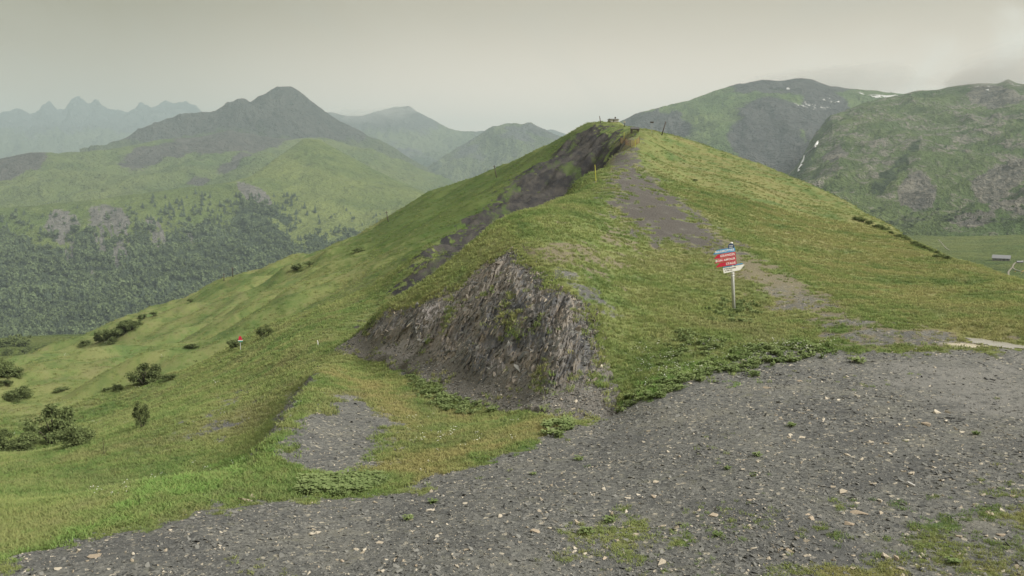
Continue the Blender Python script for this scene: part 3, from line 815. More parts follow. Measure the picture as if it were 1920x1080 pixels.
# ------------------------------------------------------------------ the hazy air
mh = bpy.data.materials.new('mountain_haze')
mh.use_nodes = True
k = NT(mh.node_tree)
vol = k.n('ShaderNodeVolumePrincipled', {'Color': (0.655, 0.825, 0.885), 'Density': 1.2e-4, 'Anisotropy': 0.0})
k.t.links.new(vol.outputs[0], k.n('ShaderNodeOutputMaterial').inputs['Volume'])
ZT = max(float(f['pts'][..., 2].max()) for f in FAR.values()) + 25.0
hx, y0, y1, z0, z1 = 17500.0, -1200.0, 17500.0, -1200.0, ZT
v8 = [(sx * hx, (y0, y1)[j], (z0, z1)[k_]) for k_ in (0, 1) for j in (0, 1) for sx in (-1, 1)]
haze = link_mesh('haze', v8, [(0, 2, 3, 1), (4, 5, 7, 6), (0, 1, 5, 4), (2, 6, 7, 3), (0, 4, 6, 2), (1, 3, 7, 5)], mh)
tag(haze, 'thin grey mountain haze filling the air', kind='stuff')
# ------------------------------------------------------------------ rock face (strata laid over the hollow in the hillside)
ca = np.linspace(float(ray(585, 600)[0]), float(ray(1185, 600)[0]), 760)
crr = np.linspace(27.5, 57, 560)
ca, crr = np.meshgrid(ca, crr)
cx, cy = np.sin(ca) * crr, np.cos(ca) * crr
_csd = R_CLIFF.sd(cx, cy) + 0.9 * fbm(cx / 1.6, cy / 1.6, 3, 0.6, 44) + 0.5 * fbm(cx / 4, cy / 4, 2, 0.5, 45)
cm = sstep(-0.45, 0.35, _csd)
cz = height(cx, cy) + 0.30 * R_CLIFF.m(cx, cy)
TR = math.radians(56)                                   # the laminae climb to the right


def strata_q(x, y, z):
    return x * math.sin(TR) + 0.04 * y - z * math.cos(TR), x * math.cos(TR) + z * math.sin(TR)


q, s = strata_q(cx, cy, cz)
qw = q + 0.25 * fbm(s / 3.0, q / 1.5, 3, 0.5, 3)
inner = sstep(0.0, 1.4, _csd)
foot_z = np.interp(np.degrees(ca), np.degrees([float(ray(p_, 700)[0]) for p_ in (600, 690, 770, 850, 950, 1050, 1150)]), [-10.3, -9.7, -9.25, -8.85, -8.45, -8.0, -7.75])
up = sstep(0.15, 1.0, cz - foot_z + 0.5 * fbm(cx / 1.5, cy / 1.5, 3, 0.5, 46))                      # the lowest metre is scree
l1 = fbm(qw / 1.4, s / 3.2, 4, 0.55, 14)
l2 = fbm(qw / 0.50, s / 1.7, 3, 0.55, 15, True)
l3 = fbm(qw / 0.16, s / 0.45, 2, 0.55, 16, True)
l4 = fbm(cx / 0.7, (cz - .4 * cx) / 0.7, 3, 0.6, 19)
saw = np.mod(qw / 0.55 + 0.5 * fbm(s / 1.4, q / 0.8, 2, 0.5, 17), 1.0)
disp = inner * up * (0.40 * l1 + 0.26 * l2 + 0.12 * l3 + 0.13 * (saw - 0.5) + 0.16 * l4 + 0.02) + 0.05 * fbm(cx / 0.35, cy / 0.35, 2, 0.5, 18) * cm + 0.02
nx, ny, nz_ = 0.0, -0.75, 0.66
pcl = np.stack([cx + nx * disp, cy + ny * disp, cz + nz_ * disp - 0.5 * (1 - sstep(0.02, 0.35, cm))], -1)
fc = grid_faces(*cm.shape)
keep = (cm.ravel()[fc] > 0.02).all(1)
fc = fc[keep]
used = np.unique(fc)
remap = np.full(cm.size, -1, np.int64)
remap[used] = np.arange(len(used))
mat_rock, k = material('slate_strata')
pos = k.n('ShaderNodeNewGeometry').outputs['Position']
sx = k.n('ShaderNodeSeparateXYZ', {0: pos})
qn = k.math('ADD', k.math('ADD', k.math('MULTIPLY', sx.outputs[0], math.sin(TR)), k.math('MULTIPLY', sx.outputs[1], 0.04)), k.math('MULTIPLY', sx.outputs[2], -math.cos(TR)))
sn = k.math('ADD', k.math('MULTIPLY', sx.outputs[0], math.cos(TR)), k.math('MULTIPLY', sx.outputs[2], math.sin(TR)))
cv = k.n('ShaderNodeCombineXYZ', {0: qn, 1: k.math('MULTIPLY', sn, 0.28), 2: k.math('MULTIPLY', sx.outputs[1], 0.2)}).outputs[0]
b1 = k.noise(cv, 0.9, 6.0, 0.7, 0.4)
b2 = k.noise(cv, 3.6, 6.0, 0.75, 0.3)
b3 = k.noise(cv, 11.0, 4.0, 0.7)
bl = k.noise(pos, 0.55, 5.0, 0.65)
bf = k.noise(pos, 7.0, 5.0, 0.7)
rc = k.mix(k.ramp(b1, 0.38, 0.60), (0.098, 0.102, 0.110), (0.255, 0.232, 0.205))
rc = k.mix(k.math('MULTIPLY', k.ramp(b2, 0.52, 0.70), 0.85), rc, (0.31, 0.255, 0.19))
rc = k.mix(k.math('MULTIPLY', k.ramp(b2, 0.46, 0.30), 0.7), rc, (0.045, 0.047, 0.052))
rc = k.mix(k.math('MULTIPLY', k.ramp(b3, 0.60, 0.78), 0.6), rc, (0.34, 0.29, 0.22))
rc = k.mix(k.math('MULTIPLY', k.ramp(bl, 0.55, 0.7), 0.45), rc, (0.19, 0.155, 0.12))
scree = k.mix(bf, (0.125, 0.120, 0.112), (0.215, 0.20, 0.178))
e_ = k.math('MULTIPLY', k.math('SUBTRACT', bf, 0.5), 1.0)
rc = k.mix(k.ramp(k.math('ADD', k.attr('scree'), e_), 0.35, 0.65), rc, scree)
rc = k.mix(k.ramp(k.math('ADD', k.attr('violet'), k.math('MULTIPLY', e_, 0.7)), 0.35, 0.65), rc, k.mix(b2, (0.20, 0.185, 0.185), (0.38, 0.36, 0.345)))
gg = k.n('ShaderNodeGroup', node_tree=gcol)
gg.inputs[0].default_value = 0.2
rc = k.mix(k.ramp(k.math('ADD', k.attr('moss'), k.math('MULTIPLY', e_, 1.2)), 0.42, 0.62), rc, gg.outputs[0])
hh = k.math('ADD', k.math('MULTIPLY', b2, 1.0), k.math('MULTIPLY', b3, 0.5))
k.principled(rc, 0.85, k.bump(hh, 0.9, 0.22, k.bump(bf, 0.5, 0.06)), 0.2)
R_V1 = Region([(780, 600), (830, 560), (850, 570), (800, 625)], 0.5)
R_V2 = Region([(690, 665), (740, 635), (800, 640), (760, 675)], 0.5)
R_M = [Region([(935, 600), (970, 590), (975, 640), (945, 640)], 0.35), Region([(985, 720), (1020, 690), (1030, 720), (1000, 745)], 0.35), Region([(1060, 715), (1095, 700), (1090, 735)], 0.3),
       Region([(840, 560), (860, 545), (845, 620), (825, 625)], 0.3), Region([(660, 655), (720, 640), (700, 668)], 0.3)]
sparse = R_CLIFF.sd(cx, cy)
moss = np.maximum.reduce([r.m(cx, cy) * 0.5 for r in R_M] + [0.55 * (1 - sstep(0.0, 0.5, _csd)) * sstep(0.0, 0.4, fbm(cx / 1.5, cy / 1.5, 3, 0.5, 40)),
                         0.45 * sstep(0.15, 0.5, fbm(cx / 2.2, cy / 2.2, 3, 0.5, 41))])
violet = np.maximum(R_V1.m(cx, cy) * 0.9, R_V2.m(cx, cy) * 0.8)
flat = lambda a_: a_.ravel()[used]
rock = link_mesh('rock_face', pcl.reshape(-1, 3)[used], remap[fc], mat_rock, smooth=False,
                 attrs={'scree': flat(1 - up), 'moss': flat(moss), 'violet': flat(violet)})
tag(rock, 'steep face of tilted dark slate layers cut into the hill', kind='structure')


# ------------------------------------------------------------------ scattering of what nobody could count
def variants(name, meshes):
    c = bpy.data.collections.new(name)
    for i, me in enumerate(meshes):
        o = bpy.data.objects.new(f'{name}_{i:02d}', me)
        c.objects.link(o)
    return c


def scatter(name, label, coll, pts, rots, scl, idx, attrs=None):
    me = bpy.data.meshes.new(name)
    pts = np.asarray(pts, np.float32)
    me.vertices.add(len(pts))
    me.vertices.foreach_set('co', pts.ravel())
    for nm_, tp, v in (('rot', 'FLOAT_VECTOR', rots), ('scl', 'FLOAT_VECTOR', scl)):
        a = me.attributes.new(nm_, tp, 'POINT')
        a.data.foreach_set('vector', np.asarray(v, np.float32).ravel())
    a = me.attributes.new('idx', 'INT', 'POINT')
    a.data.foreach_set('value', np.asarray(idx, np.int32))
    for k_, v in (attrs or {}).items():
        a = me.attributes.new(k_, 'FLOAT', 'POINT')
        a.data.foreach_set('value', np.asarray(v, np.float32))
    o = bpy.data.objects.new(name, me)
    COL.objects.link(o)
    ng = bpy.data.node_groups.new(name + '_scatter', 'GeometryNodeTree')
    ng.interface.new_socket('Geometry', in_out='INPUT', socket_type='NodeSocketGeometry')
    ng.interface.new_socket('Geometry', in_out='OUTPUT', socket_type='NodeSocketGeometry')
    N = ng.nodes
    gi, go = N.new('NodeGroupInput'), N.new('NodeGroupOutput')
    ci = N.new('GeometryNodeCollectionInfo')
    ci.inputs['Collection'].default_value = coll
    ci.inputs['Separate Children'].default_value = True
    ip = N.new('GeometryNodeInstanceOnPoints')
    ip.inputs['Pick Instance'].default_value = True
    L = ng.links.new
    L(gi.outputs[0], ip.inputs['Points'])
    L(ci.outputs[0], ip.inputs['Instance'])
    for nm_, tp, sock in (('rot', 'FLOAT_VECTOR', 'Rotation'), ('scl', 'FLOAT_VECTOR', 'Scale'), ('idx', 'INT', 'Instance Index')):
        na = N.new('GeometryNodeInputNamedAttribute')
        na.data_type = tp
        na.inputs[0].default_value = nm_
        L(na.outputs[0], ip.inputs[sock])
    L(ip.outputs[0], go.inputs[0])
    md = o.modifiers.new('scatter', 'NODES')
    md.node_group = ng
    tag(o, label, kind='stuff')
    return o


def mesh_of(name, verts, faces, mat, smooth=False):
    me = bpy.data.meshes.new(name)
    me.from_pydata([tuple(v) for v in verts], [], faces)
    me.materials.append(mat)
    if smooth:
        me.polygons.foreach_set('use_smooth', np.ones(len(me.polygons), bool))
    me.update()
    return me


def leafy(name, build):
    m, k = material(name)
    col = build(k)
    up_ = k.n('ShaderNodeVectorMath', operation='MULTIPLY_ADD')       # blades lit mostly like the sward they form
    k.set(up_.inputs[0], k.n('ShaderNodeNewGeometry').outputs['Normal'])
    up_.inputs[1].default_value = (0.45, 0.45, 0.45)
    up_.inputs[2].default_value = (0, 0, 1.0)
    nrm = k.n('ShaderNodeVectorMath', {0: up_.outputs[0]}, operation='NORMALIZE')
    d = k.n('ShaderNodeBsdfDiffuse', {'Color': col, 'Normal': nrm.outputs[0]})
    t = k.n('ShaderNodeBsdfTranslucent', {'Color': col})
    mx = k.n('ShaderNodeMixShader', {0: 0.22})
    k.t.links.new(d.outputs[0], mx.inputs[1])
    k.t.links.new(t.outputs[0], mx.inputs[2])
    k.t.links.new(mx.outputs[0], k.n('ShaderNodeOutputMaterial').inputs[0])
    return m


def _grass(k):
    g = k.n('ShaderNodeGroup', node_tree=gcol)
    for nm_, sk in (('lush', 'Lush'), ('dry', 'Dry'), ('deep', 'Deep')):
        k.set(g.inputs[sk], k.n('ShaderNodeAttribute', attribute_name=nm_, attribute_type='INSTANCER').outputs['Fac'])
    rnd = k.n('ShaderNodeObjectInfo').outputs['Random']
    c = k.mix(k.math('MULTIPLY', k.ramp(rnd, 0.6, 1.0), 0.35), g.outputs[0], (0.26, 0.235, 0.10))
    c = k.mix(k.math('MULTIPLY', k.ramp(rnd, 0.35, 0.0), 0.25), c, (0.10, 0.15, 0.035))
    return k.mix(1.0, c, (1.42, 1.42, 1.42), 'MULTIPLY')


mat_grass = leafy('grass_blades', _grass)
mat_leaf = leafy('weed_leaves', lambda k: k.mix(k.n('ShaderNodeObjectInfo').outputs['Random'], (0.15, 0.205, 0.080), (0.25, 0.31, 0.135)))
mat_white = simple_mat('white_petals', (0.72, 0.72, 0.66), 0.8)
mat_yellow = simple_mat('yellow_petals', (0.60, 0.33, 0.03), 0.8)
mat_stemg = simple_mat('flower_stalks', (0.10, 0.15, 0.03), 0.9)


def tuft_mesh(i, n=18, hmin=0.05, hmax=0.14, spread=0.15, wid=0.011):
    r = random.Random(100 + i)
    V, F = [], []
    for b in range(n):
        a, rad = r.uniform(0, 6.283), spread * math.sqrt(r.random())
        x, y = rad * math.cos(a), rad * math.sin(a)
        h = r.uniform(hmin, hmax)
        la, ln = r.uniform(0, 6.283), h * r.uniform(0.4, 1.5)
        ta = r.uniform(0, 6.283)
        wx, wy = wid * math.cos(ta), wid * math.sin(ta)
        mx, my = x + 0.35 * ln * math.cos(la), y + 0.35 * ln * math.sin(la)
        tx, ty = x + ln * math.cos(la), y + ln * math.sin(la)
        o = len(V)
        V += [(x - wx, y - wy, -0.02), (x + wx, y + wy, -0.02), (mx - wx * .8, my - wy * .8, h * .6), (mx + wx * .8, my + wy * .8, h * .6), (tx, ty, h)]
        F += [(o, o + 1, o + 3, o + 2), (o + 2, o + 3, o + 4)]
    return mesh_of(f'grass_tuft_{i}', V, F, mat_grass)


def leaf_clump(i, n=22, mat=None, size=0.052, h=0.16, spread=0.17):
    r = random.Random(300 + i)
    V, F = [], []
    for b in range(n):
        a, rad = r.uniform(0, 6.283), spread * math.sqrt(r.random())
        c = Vector((rad * math.cos(a), rad * math.sin(a), r.uniform(0.25, 1.0) * h))
        s = size * r.uniform(0.6, 1.2)
        d = Vector((math.cos(a), math.sin(a), r.uniform(-.2, .3))).normalized()
        u = d.cross(Vector((0, 0, 1))).normalized()
        o = len(V)
        V += [c - d * s, c - d * s * .2 + u * s * .75 + Vector((0, 0, s * .15)), c + d * s, c - d * s * .2 - u * s * .75 + Vector((0, 0, s * .15)), Vector((rad * .4 * math.cos(a), rad * .4 * math.sin(a), -.02))]
        F += [(o, o + 1, o + 2, o + 3), (o + 4, o, o + 1)]
    return mesh_of(f'leaf_clump_{i}', V, F, mat or mat_leaf)


def flower_mesh(i, petals, h=0.3):
    r = random.Random(500 + i)
    me = bpy.data.meshes.new(f'flower_{i}')
    V, F, M = [], [], []
    for b in range(5):
        x, y, z = r.uniform(-.14, .14), r.uniform(-.14, .14), h * r.uniform(.6, 1.1)
        o = len(V)
        V += [(x * .4 - .004, y * .4, -.02), (x * .4 + .004, y * .4, -.02), (x, y, z)]
        F.append((o, o + 1, o + 2))
        M.append(1)
        o = len(V)
        rr_ = r.uniform(.012, .022)
        V += [(x + rr_ * math.cos(t * 1.0472), y + rr_ * math.sin(t * 1.0472), z + r.uniform(-.01, .01)) for t in range(6)]
        F.append(tuple(range(o, o + 6)))
        M.append(0)
    me.from_pydata(V, [], F)
    me.materials.append(petals)
    me.materials.append(mat_stemg)
    me.polygons.foreach_set('material_index', M)
    return me


def ground_masks(x, y):
    n = fbm(x / 1.1, y / 1.1, 3, 0.55, 11)
    n2 = fbm(x / 5, y / 5, 3, 0.5, 12)
    g = lambda r, a: sstep(-r.f, r.f, r.sd(x, y) + a * r.f * 3.0 * n + a * r.f * 1.8 * n2)
    sp = np.maximum(g(R_SPARSE, 1.0) * 0.9, g(R_SPARSE2, 1.0) * 0.6) * sstep(-.45, .12, n)
    sp = np.maximum(sp, 0.03 + 0.10 * sstep(.05, .45, n2))
    bare = np.maximum.reduce([g(R_GRAVEL, 1.0) * (1 - sp), g(R_BASIN, .8), g(R_PATH, .8), g(R_CLIFF, .4), 1.0 * _bank(x, y, n), 0.7 * g(R_SCREE, .9), 0.9 * g(R_GULLY, .9), 0.85 * g(R_TRACK, .9),
                             0.6 * g(R_BARE1, 1.0), 0.7 * g(R_WET, .9), 0.8 * g(R_BARE2, .9), g(R_PALE, .8), 1.2 * sstep(-.4, .1, R_PUD.sd(x, y))])
    return bare, R_SHADED_FLANK.m(x, y), np.maximum(g(R_LUSH, .9), 0.8 * g(R_EDGE, .9)), np.maximum.reduce([g(R_DRY, .8), 0.95 * g(R_SPARSE, 1), 0.55 * g(R_BROWN, .9)])


def polar_points(n, r0, r1, a0=-37, a1=37):
    a = np.radians(rng.uniform(a0, a1, n))
    r = np.exp(rng.uniform(math.log(r0), math.log(r1), n))
    return np.sin(a) * r, np.cos(a) * r, r


tufts = variants('grass_tuft', [tuft_mesh(i) for i in range(8)])
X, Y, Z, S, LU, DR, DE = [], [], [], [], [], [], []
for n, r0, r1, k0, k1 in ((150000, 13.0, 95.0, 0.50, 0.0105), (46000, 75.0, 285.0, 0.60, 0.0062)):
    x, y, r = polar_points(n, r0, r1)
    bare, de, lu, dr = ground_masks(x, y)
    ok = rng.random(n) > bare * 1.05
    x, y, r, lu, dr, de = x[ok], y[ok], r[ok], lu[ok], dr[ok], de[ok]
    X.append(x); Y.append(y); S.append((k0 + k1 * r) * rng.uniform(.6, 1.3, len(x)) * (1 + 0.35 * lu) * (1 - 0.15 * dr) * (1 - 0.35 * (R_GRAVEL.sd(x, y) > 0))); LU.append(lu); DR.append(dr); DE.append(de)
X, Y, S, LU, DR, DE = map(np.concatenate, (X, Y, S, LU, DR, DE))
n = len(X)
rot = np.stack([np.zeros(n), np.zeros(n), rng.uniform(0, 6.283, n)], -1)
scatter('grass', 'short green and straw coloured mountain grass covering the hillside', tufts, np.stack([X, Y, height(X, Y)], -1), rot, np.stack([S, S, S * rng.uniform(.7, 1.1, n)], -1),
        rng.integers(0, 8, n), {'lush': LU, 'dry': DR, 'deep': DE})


def in_region(reg, n, r0, r1):
    x0, y0 = reg.p.min(0)
    x1, y1 = reg.p.max(0)
    x, y = rng.uniform(x0, x1, n * 4), rng.uniform(y0, y1, n * 4)
    ok = rng.random(n * 4) < reg.m(x, y)
    r = np.hypot(x, y)
    ok &= (r > r0) & (r < r1)
    return x[ok][:n], y[ok][:n]


W_REGS = [(Region([(760, 690), (830, 720), (930, 770), (880, 775), (790, 740)], .5), 260), (Region([(560, 925), (570, 900), (700, 890), (720, 915), (640, 930)], .3), 210),
          (Region([(1150, 775), (1230, 715), (1340, 680), (1400, 655), (1560, 645), (1570, 665), (1420, 690), (1330, 705), (1240, 748)], .4), 260),
          (Region([(1330, 600), (1350, 560), (1420, 565), (1400, 610)], .5), 60), (Region([(1020, 800), (1060, 785), (1085, 800), (1040, 820)], .25), 40),
          (Region([(1280, 620), (1380, 650), (1300, 680), (1220, 690)], .6), 60)]
wx, wy = map(np.concatenate, zip(*[in_region(r_, n_, 10, 90) for r_, n_ in W_REGS]))
n = len(wx)
sc = rng.uniform(.6, 1.25, n)
scatter('weeds', 'broad leaved green weeds along the gravel and the foot of the rock', variants('weed', [leaf_clump(i) for i in range(5)]), np.stack([wx, wy, height(wx, wy)], -1),
        np.stack([np.zeros(n), np.zeros(n), rng.uniform(0, 6.28, n)], -1), np.stack([sc, sc, sc], -1), rng.integers(0, 5, n))
F_REGS = [(Region([(1380, 650), (1580, 640), (1580, 665), (1400, 690)], .4), 40), (Region([(1150, 770), (1180, 640), (1350, 640), (1360, 690)], .8), 60), (Region([(0, 850), (0, 690), (300, 640), (450, 700), (300, 850)], 6), 150),
          (Region([(700, 900), (780, 780), (1050, 790), (900, 870)], .5), 24), (Region([(0, 1000), (300, 860), (500, 780), (480, 840), (250, 960)], 1), 20)]
wx, wy = map(np.concatenate, zip(*[in_region(r_, n_, 10, 180) for r_, n_ in F_REGS]))
n = len(wx)
sc = rng.uniform(.7, 1.3, n) * (0.55 + 0.008 * np.hypot(wx, wy))
scatter('white_flowers', 'small white wild flowers dotted through the grass', variants('white_flower', [flower_mesh(i, mat_white, .24) for i in range(3)]), np.stack([wx, wy, height(wx, wy)], -1),
        np.stack([np.zeros(n), np.zeros(n), rng.uniform(0, 6.28, n)], -1), np.stack([sc, sc, sc], -1), rng.integers(0, 3, n))
YR = Region([(1815, 512), (1930, 529), (2050, 545), (2050, 550), (1930, 537), (1850, 522)], 0.8)
wx, wy = in_region(YR, 2600, 10, 180)
n = len(wx)
sc = rng.uniform(1.2, 2.4, n)
scatter('yellow_flowers', 'band of orange yellow flowers along the right edge of the hill', variants('yellow_flower', [flower_mesh(i + 10, mat_yellow, .28) for i in range(3)]), np.stack([wx, wy, height(wx, wy)], -1),
        np.stack([np.zeros(n), np.zeros(n), rng.uniform(0, 6.28, n)], -1), np.stack([sc, sc, sc], -1), rng.integers(0, 3, n))


# slate shards
def stone_mat(name, lo, hi, tint):
    m, k = material(name)
    rnd = k.n('ShaderNodeObjectInfo').outputs['Random']
    pos = k.n('ShaderNodeTexCoord').outputs['Object']
    c = k.mix(rnd, lo, hi)
    c = k.mix(k.math('MULTIPLY', k.ramp(k.noise(pos, 6.0, 5.0, .7), .5, .75), .5), c, tint)
    k.principled(c, .75, k.bump(k.noise(pos, 14.0, 5.0, .7), .5, .05), .35)
    return m


mat_slate = stone_mat('dark_slate', (0.070, 0.074, 0.076), (0.222, 0.222, 0.206), (0.24, 0.22, 0.18))
mat_cream = stone_mat('pale_limestone', (0.34, 0.29, 0.215), (0.58, 0.53, 0.44), (0.30, 0.21, 0.13))


def shard(seed, mat, flat=0.3, rnd=0.25, name='shard'):
    """an angular broken stone: hull of jittered corners"""
    import bmesh
    r = random.Random(seed)
    bm = bmesh.new()
    for i in range(11):
        a = r.uniform(0, 6.283)
        rad = r.uniform(.55, 1.0)
        bm.verts.new((rad * math.cos(a) * (1 + rnd), rad * math.sin(a) * (1 - rnd), flat * r.uniform(-.9, .9)))
    bmesh.ops.convex_hull(bm, input=bm.verts)
    for v in [v for v in bm.verts if not v.link_faces]:
        bm.verts.remove(v)
    me = bpy.data.meshes.new(f'{name}_{seed}')
    bm.to_mesh(me)
    bm.free()
    me.materials.append(mat)
    return me


shards = variants('stone', [shard(i, mat_slate, .16 + .05 * (i % 4)) for i in range(8)] + [shard(20 + i, mat_cream, .45) for i in range(3)])
x, y, r = polar_points(250000, 11.5, 46)
n_ = fbm(x / 1.1, y / 1.1, 3, .55, 11)
n2_ = fbm(x / 5, y / 5, 3, .5, 12)
g_ = lambda R_: np.maximum(sstep(-R_.f, R_.f, R_.sd(x, y) + 1.0 * R_.f * 3.0 * n_ + 1.8 * R_.f * n2_), .16 * sstep(-3.0 * R_.f, 0, R_.sd(x, y)))
dens = np.maximum.reduce([g_(R_GRAVEL) * (1 - .55 * R_SPARSE.m(x, y)) * (1 - .6 * R_DUST.m(x, y)), .8 * g_(R_BASIN), .6 * _bank(x, y, n_), .5 * g_(R_SCREE), .35 * g_(R_PATH), .3 * g_(R_TRACK)])
ok = rng.random(len(x)) < dens * (0.45 + 0.55 * sstep(-.3, .5, fbm(x / 2.5, y / 2.5, 3, .5, 60)))
x, y, r = x[ok], y[ok], r[ok]
n = len(x)
clus = sstep(.0, .5, fbm(x / 1.8, y / 1.8, 3, .55, 61))
sc = np.clip(rng.lognormal(math.log(.0185), .55, n) * (1 + .45 * clus),   .008, .085) * (0.75 + 0.014 * r)
idx = np.where(rng.random(n) < .06 + .08 * sstep(.0, .5, fbm(x / 3, y / 3, 3, .5, 62)), rng.integers(8, 11, n), rng.integers(0, 8, n))
sc = np.where(idx >= 8, np.minimum(sc * .95, .075), sc)
rt = np.stack([rng.normal(0, .32, n), rng.normal(0, .32, n), rng.uniform(0, 6.28, n)], -1)
scatter('gravel', 'grey slate gravel with scattered pale chips', shards, np.stack([x, y, height(x, y) + sc * .10], -1), rt, np.stack([sc, sc, sc], -1), idx)
print('gravel', n)

# slabs breaking out of the rock face, lying in the plane of the layers
sel = np.nonzero((_csd.ravel() > .1) & (up.ravel() > .4) & (rng.random(cx.size) < (.15 + np.clip(l2.ravel(), 0, 1))))[0]
pick = rng.choice(sel, 6400)
pp = pcl.reshape(-1, 3)[pick]
n = len(pp)
sl = shard
slabs = variants('slab', [shard(40 + i, mat_slate, .22, .25) for i in range(5)] + [shard(50 + i, mat_cream if i == 2 else simple_mat(f'brown_slate_{i}', (.205, .182, .155), .8, vary=.4), .22, .25) for i in range(3)])
Rb = Matrix(((math.cos(TR), 0.25, math.sin(TR)), (0, 1, 0), (-math.sin(TR), 0, math.cos(TR))))
ax = Vector((math.cos(TR), .1, math.sin(TR))).normalized()              # along the trace
nn_ = Vector((math.sin(TR), .30, -math.cos(TR))).normalized()
ay = nn_.cross(ax).normalized()
E0 = Matrix((ax, ay, nn_)).transposed().to_euler()
rt = np.array([E0.x, E0.y, E0.z]) + rng.normal(0, .17, (n, 3)) * np.where(rng.random((n, 1)) < .25, 4.0, 1.0)
sc = np.clip(rng.lognormal(math.log(.058), .6, n), .025, .24)
idx = np.where(rng.random(n) < .45, rng.integers(5, 8, n), rng.integers(0, 5, n))
idx = np.where((idx == 7) & (rng.random(n) < .85), 6, idx)
scatter('rock_slabs', 'broken slate slabs sticking out of the rock face', slabs, pp, rt, np.stack([sc * 1.25, sc * .9, sc], -1), idx)
# talus at its foot and over the violet scree
sel = np.nonzero((_csd.ravel() > -.1) & ((up.ravel() < .6) | (_csd.ravel() < .8)))[0]
pick = rng.choice(sel, 11000)
pp = pcl.reshape(-1, 3)[pick]
n = len(pp)
sc = np.clip(rng.lognormal(math.log(.030), .5, n), .012, .12)
idx = np.where(rng.random(n) < .06, rng.integers(8, 11, n), rng.integers(0, 8, n))
scatter('talus', 'small grey slate rubble at the foot of the rock face', shards, pp, np.stack([rng.normal(.4, .3, n), rng.normal(0, .3, n), rng.uniform(0, 6.28, n)], -1), np.stack([sc, sc, sc], -1), idx)

# grass clinging to the ledges and the rim of the rock face
edge_w = np.clip(1.0 * moss + 0.75 * (1 - sstep(-.2, .7, _csd)) + .05 * sstep(.1, .4, fbm(cx / 1.2, cy / 1.2, 3, .5, 47)), 0, 1).ravel() * (cm.ravel() > .05) * (0.10 + 0.90 * sstep(.3, .9, up.ravel()))
sel = np.nonzero(rng.random(cx.size) < edge_w * .5)[0]
pick = rng.choice(sel, min(2000, len(sel)))
pp = pcl.reshape(-1, 3)[pick]
n = len(pp)
sc = rng.uniform(.55, 1.25, n)
scatter('ledge_grass', 'grass tufts on the ledges and rim of the rock face', tufts, pp, np.stack([np.zeros(n), np.zeros(n), rng.uniform(0, 6.28, n)], -1), np.stack([sc, sc, sc], -1), rng.integers(0, 8, n),
        {'lush': np.full(n, .15), 'dry': rng.uniform(0, .6, n), 'deep': np.zeros(n)})
# ------------------------------------------------------------------ builders for single things
def tube(p0, p1, r0, r1, n=8, cap=True):
    p0, p1 = Vector(p0), Vector(p1)
    d = (p1 - p0).normalized()
    u = d.orthogonal().normalized()
    v = d.cross(u)
    V = [p0 + (u * math.cos(t) + v * math.sin(t)) * r0 for t in np.linspace(0, 2 * math.pi, n, endpoint=False)]
    V += [p1 + (u * math.cos(t) + v * math.sin(t)) * r1 for t in np.linspace(0, 2 * math.pi, n, endpoint=False)]
    F = [(i, (i + 1) % n, n + (i + 1) % n, n + i) for i in range(n)]
    if cap:
        F += [tuple(reversed(range(n))), tuple(range(n, 2 * n))]
    return V, F


def box(x0, x1, y0, y1, z0, z1):
    V = [(x, y, z) for z in (z0, z1) for y in (y0, y1) for x in (x0, x1)]
    return V, [(0, 2, 3, 1), (4, 5, 7, 6), (0, 1, 5, 4), (2, 6, 7, 3), (0, 4, 6, 2), (1, 3, 7, 5)]


def join(*parts):
    V, F = [], []
    for v, f in parts:
        o = len(V)
        V += [tuple(p) for p in v]
        F += [tuple(i + o for i in q_) for q_ in f]
    return V, F


def part(name, vf, mat, parent, smooth=False):
    return link_mesh(name, vf[0], vf[1], mat, parent, smooth)


def empty(name, loc, rot=(0, 0, 0)):
    o = bpy.data.objects.new(name, None)
    o.empty_display_size = 0.3
    COL.objects.link(o)
    o.location = [float(c) for c in loc]
    o.rotation_euler = rot
    return o


def stand(px, py):
    """ground point at a pixel, or the crest of the near hill under it"""
    p = hit(px, py, height)
    if np.hypot(*p) > 330:
        a = float(ray(px, py)[0])
        r = np.exp(np.linspace(math.log(20), math.log(330), 1500))
        z = height(np.sin(a) * r, np.cos(a) * r)
        i = int((z / r).argmax())
        p = np.array([math.sin(a) * r[i], math.cos(a) * r[i]])
    return np.array([p[0], p[1], float(height(p[0], p[1]))])


def metres(p, px):
    return px * float(np.linalg.norm(p)) / FPX


def far_pt(name, px, py):
    f = FAR[name]
    nrow = int(f['py'].shape[0] * .80)
    j = int(np.abs(f['px'] - px).argmin())
    i = int(np.abs(f['py'][:nrow, j] - py).argmin())
    return f['pts'][i, j]


mat_steel = simple_mat('galvanised_steel', (0.50, 0.51, 0.51), 0.5, 0.15, .10)
mat_red = simple_mat('red_sign_paint', (0.50, 0.022, 0.055), 0.5, 0, .08)
mat_blue = simple_mat('blue_sign_paint', (0.05, 0.29, 0.60), 0.5, 0, .08)
mat_navy = simple_mat('navy_sign_paint', (0.03, 0.06, 0.13), 0.5, 0, .1)
mat_wsign = simple_mat('white_sign_paint', (0.80, 0.80, 0.77), 0.5, 0, .03)
mat_letter = simple_mat('white_lettering', (0.78, 0.78, 0.76), 0.6, 0, .02)
mat_dletter = simple_mat('dark_lettering', (0.06, 0.05, 0.05), 0.6, 0, .02)
mat_teal = simple_mat('teal_sign_paint', (0.05, 0.25, 0.20), 0.5, 0, .08)
mat_wood = simple_mat('weathered_wood', (0.075, 0.065, 0.055), 0.9, 0, .3)
mat_ystake = simple_mat('yellow_stake_paint', (0.48, 0.47, 0.07), 0.6, 0, .15)
mat_orange = simple_mat('orange_netting', (0.28, 0.16, 0.07), 0.7, 0, .2)
